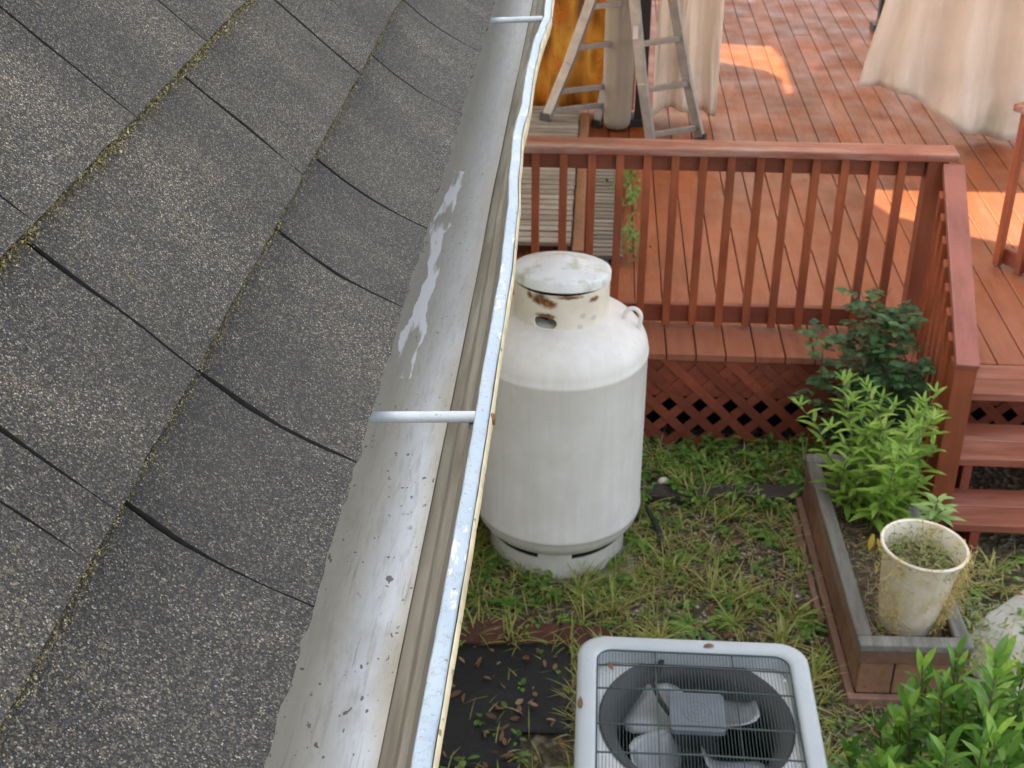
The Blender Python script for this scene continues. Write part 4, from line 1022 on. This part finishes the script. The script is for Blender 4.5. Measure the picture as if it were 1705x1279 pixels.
# ladder
ld = thing('stepladder', (.2, 8.3, DZ), 'aluminium folding ladder standing astride on the deck by the curtains', 'ladder')
def rail_line(p0, y0_, p1, y1_):
    a = ony(*p0, y0_); b = ony(*p1, y1_); return a, b
ZT = 2.35
RL = {}
for key, p0, ya_, p1, yb_, zf in (('L0', (917,190), 8.36, (983,5), 8.3, DZ+.095), ('L1', (1001,200), 8.52, (1036,5), 8.42, DZ+.005), ('R0', (1078,225), 8.14, (1057,5), 8.2, DZ+.005), ('R1', (1158,215), 8.3, (1122,5), 8.34, DZ+.005)):
    a, b = rail_line(p0, ya_, p1, yb_); d = b-a
    lo = a + d*((zf-a.z)/d.z); hi = a + d*((ZT-a.z)/d.z); RL[key] = (lo, hi, d)
for k in RL:
    lo, hi, d = RL[k]; mb = MB(); kn = lo.lerp(hi, .22); fx_ = (-.02 if k[0] == 'L' else .02)
    s2 = Vector((.55,.83,0))
    mb.bar(kn, hi, .028, .066, side=s2); mb.bar(lo+Vector((fx_,0,0)), kn, .03, .062, side=s2)
    r_ = mb.build('rail', M['alu'], ld, bevel=.003)
    mb = MB(); mb.bar(lo+Vector((fx_,0,-.004)), lo+Vector((fx_,0,.05)), .036, .072, side=s2); mb.build('foot', M['dark_rubber'], r_, bevel=.003)
def at_z(k, z): lo, hi, d = RL[k]; return lo.lerp(hi, (z-lo.z)/(hi.z-lo.z))
for s_, za in (('L', (.66,.79,1.08,1.34,1.62,1.9)), ('R', (.585,.87,1.15,1.43,1.71,2.0))):
    for z in za:
        mb = MB(); a, b = at_z(s_+'0', z), at_z(s_+'1', z); mb.bar(a, b, .034, .026, side=ZZ); mb.build('rung', M['alu'], ld, bevel=.003)
for k in ('0', '1'):
    mb = MB(); mb.bar(RL['L'+k][1], RL['R'+k][1], .07, .05); mb.build('hinge', M['black'], ld, bevel=.004)
mb = MB(); p = at_z('R0', 1.23); mb.bar(p+Vector((-.012,-.037,-.04)), p+Vector((-.012,-.037,.04)), .03, .002, side=(1,0,0)); mb.build('sticker', simple('pale_sticker', (.6,.6,.6), .5, .2), ld)
# gazebo: black frame, unseen cloth canopy with holes added to shape the sun patches
gzb = thing('gazebo', (1.2, 9.5, DZ), 'gazebo with black posts and an unseen cloth canopy cut to let sun patches onto the deck', 'gazebo')
for (x, y) in ((.3, 8.62), (3.6, 8.5)):
    mb = MB(); mb.bar((x, y, DZ), (x, y, 2.88), .075, .075); mb.bar((x, y, DZ), (x, y, DZ+.05), .16, .16); mb.build('post', M['black'], gzb, bevel=.004)
q_ = onz(1468, 50, DZ)
for (x, y) in ((q_.x, q_.y+.02), (.3, 13.4)):
    mb = MB(); mb.bar((x, y, DZ), (x, y, 2.88), .08, .08); mb.bar((x, y, DZ), (x, y, DZ+.05), .16, .16); mb.build('post', M['black'], gzb, bevel=.004)
CZ = 2.9; sh = (CZ-DZ)/math.tan(SUN_E)
sun_holes = [[(1195,72),(1285,78),(1302,100),(1321,156),(1308,157),(1301,131),(1275,118),(1170,98)], [(1440,316),(1720,322),(1720,414),(1600,391),(1485,358),(1440,331)]]  # cut to the outlines of the sun patches on the deck
bm = bmesh.new()
def loop(pts):
    vs = [bm.verts.new(p) for p in pts]; return [bm.edges.new((vs[i], vs[(i+1) % len(vs)])) for i in range(len(vs))]
ed = loop([(-4.2,6.25,CZ),(5.2,6.25,CZ),(5.2,16,CZ),(-4.2,16,CZ)])
for h in sun_holes: ed += loop([(onz(x, y, DZ).x-sh, onz(x, y, DZ).y, CZ) for x, y in h])
bmesh.ops.triangle_fill(bm, use_beauty=True, use_dissolve=False, edges=ed)
mb = MB(); bm.verts.index_update(); mb.add([v.co.copy() for v in bm.verts], [[v.index for v in f.verts] for f in bm.faces]); bm.free()
def m_canopy():
    t = NT('canopy_cloth'); c = t.ramp(t.noise(3), [(.3, (.82,.74,.62)), (.7, (.88,.81,.7))]); t.set('Base Color', c); t.set('Roughness', .9)
    tr = t.n('BsdfTranslucent', {'Color': c}); mx = t.n('MixShader', {0: .42, 1: t.b.outputs[0], 2: tr.outputs[0]}); t.t.links.new(mx.outputs[0], t.out.inputs[0]); return t.m
mb.build('unseen_canopy', m_canopy(), gzb, solid=.004)
# curtains
def cloth(name, label, Yc, left, right, hem, folds, amp, parent=None, ztop=2.86, cat='curtain', mat=None, group='canvas curtains hanging from the gazebo'):
    "left/right: functions of z giving the side edges, hem: list of (u, z)"
    o0 = Vector(((left(1)+right(1))/2, Yc, DZ)); mb = MB(); nu, nv = 60, 40; vs = []
    def hz(u):
        for (a, za), (b, zb_) in zip(hem, hem[1:]):
            if u <= b: t = (u-a)/(b-a); t = t*t*(3-2*t)*.5+t*.5; return za+(zb_-za)*t
        return hem[-1][1]
    for j in range(nv+1):
        v = j/nv
        for i in range(nu+1):
            u = i/nu; z = hz(u)+(ztop-hz(u))*v; x = left(z)+(right(z)-left(z))*u
            a = amp*(1+.6*mnoise.noise(Vector((u*3, v*2, 5))))
            y = Yc + a*math.sin(folds*6.28*u+1.3*mnoise.noise(Vector((u*4, v*1.5, 2)))*1.5) + .07*mnoise.noise(Vector((u*5, v*2.2, 9))) + .022*mnoise.noise(Vector((u*13+v*3, v*6-u*2, 4))) + .01*mnoise.noise(Vector((u*30, v*12, 2)))
            vs.append((x, y, z))
    mb.add(vs, [(j*(nu+1)+i, j*(nu+1)+i+1, (j+1)*(nu+1)+i+1, (j+1)*(nu+1)+i) for j in range(nv) for i in range(nu)])
    holder = bpy.data.objects.new(name, None)
    o = mb.build(name, mat or M['curtain'], smooth='all', solid=.003)
    me = o.data; me.transform(Matrix.Translation(-o0)); o.location = o0
    bpy.data.objects.remove(holder)
    return tag(o, label, cat, group)
cloth('curtain', 'wide stained canvas curtain with a curved hem at the upper right', 8.42, lambda z: 1.655+.16*(z-.83), lambda z: 2.84-.05*(z-.6), [(0,.835),(.12,.84),(.24,.815),(.45,.665),(.66,.535),(.8,.512),(.9,.53),(1,.56)], 3.2, .06)
cloth('curtain', 'narrow sunlit canvas curtain just right of the ladder', 8.72, lambda z: .385, lambda z: .8, [(0,.535),(.25,.565),(.5,.575),(.75,.56),(.93,.545),(1,.53)], 1.6, .045)
rc = Vector((.145, 8.5, DZ)); mb = MB(); pr2 = [(.001,.012),(.06,.012),(.082,.03),(.09,.07)]+[(.092+.006*math.sin(i*1.3), .15+.3*i) for i in range(8)]+[(.06,2.35),(.001,2.36)]
mb.lathe(pr2, rc, 40); 
for v in mb.v: 
    a = math.atan2(v.y-rc.y, v.x-rc.x); k = 1+.05*math.sin(a*7+v.z*.5); v.x = rc.x+(v.x-rc.x)*k; v.y = rc.y+(v.y-rc.y)*k
tag(mb.build('curtain', simple('grey_canvas', (.27,.245,.205), .9, .15, 5, bump=.3, bscale=12, stretch=(1,1,.2)), smooth='all'), 'grey canvas curtain gathered into a roll between the ladder legs', 'curtain', 'canvas curtains hanging from the gazebo')
cloth('reflection_sheet', 'amber sheet behind the ladder with blocky reflections painted on, standing in for glass', 8.85, lambda z: -1.4, lambda z: .26, [(0,.52),(.5,.52),(1,.515)], 7, .02, cat='reflection_sheet', mat=M['reflection_sheet'], group=None)
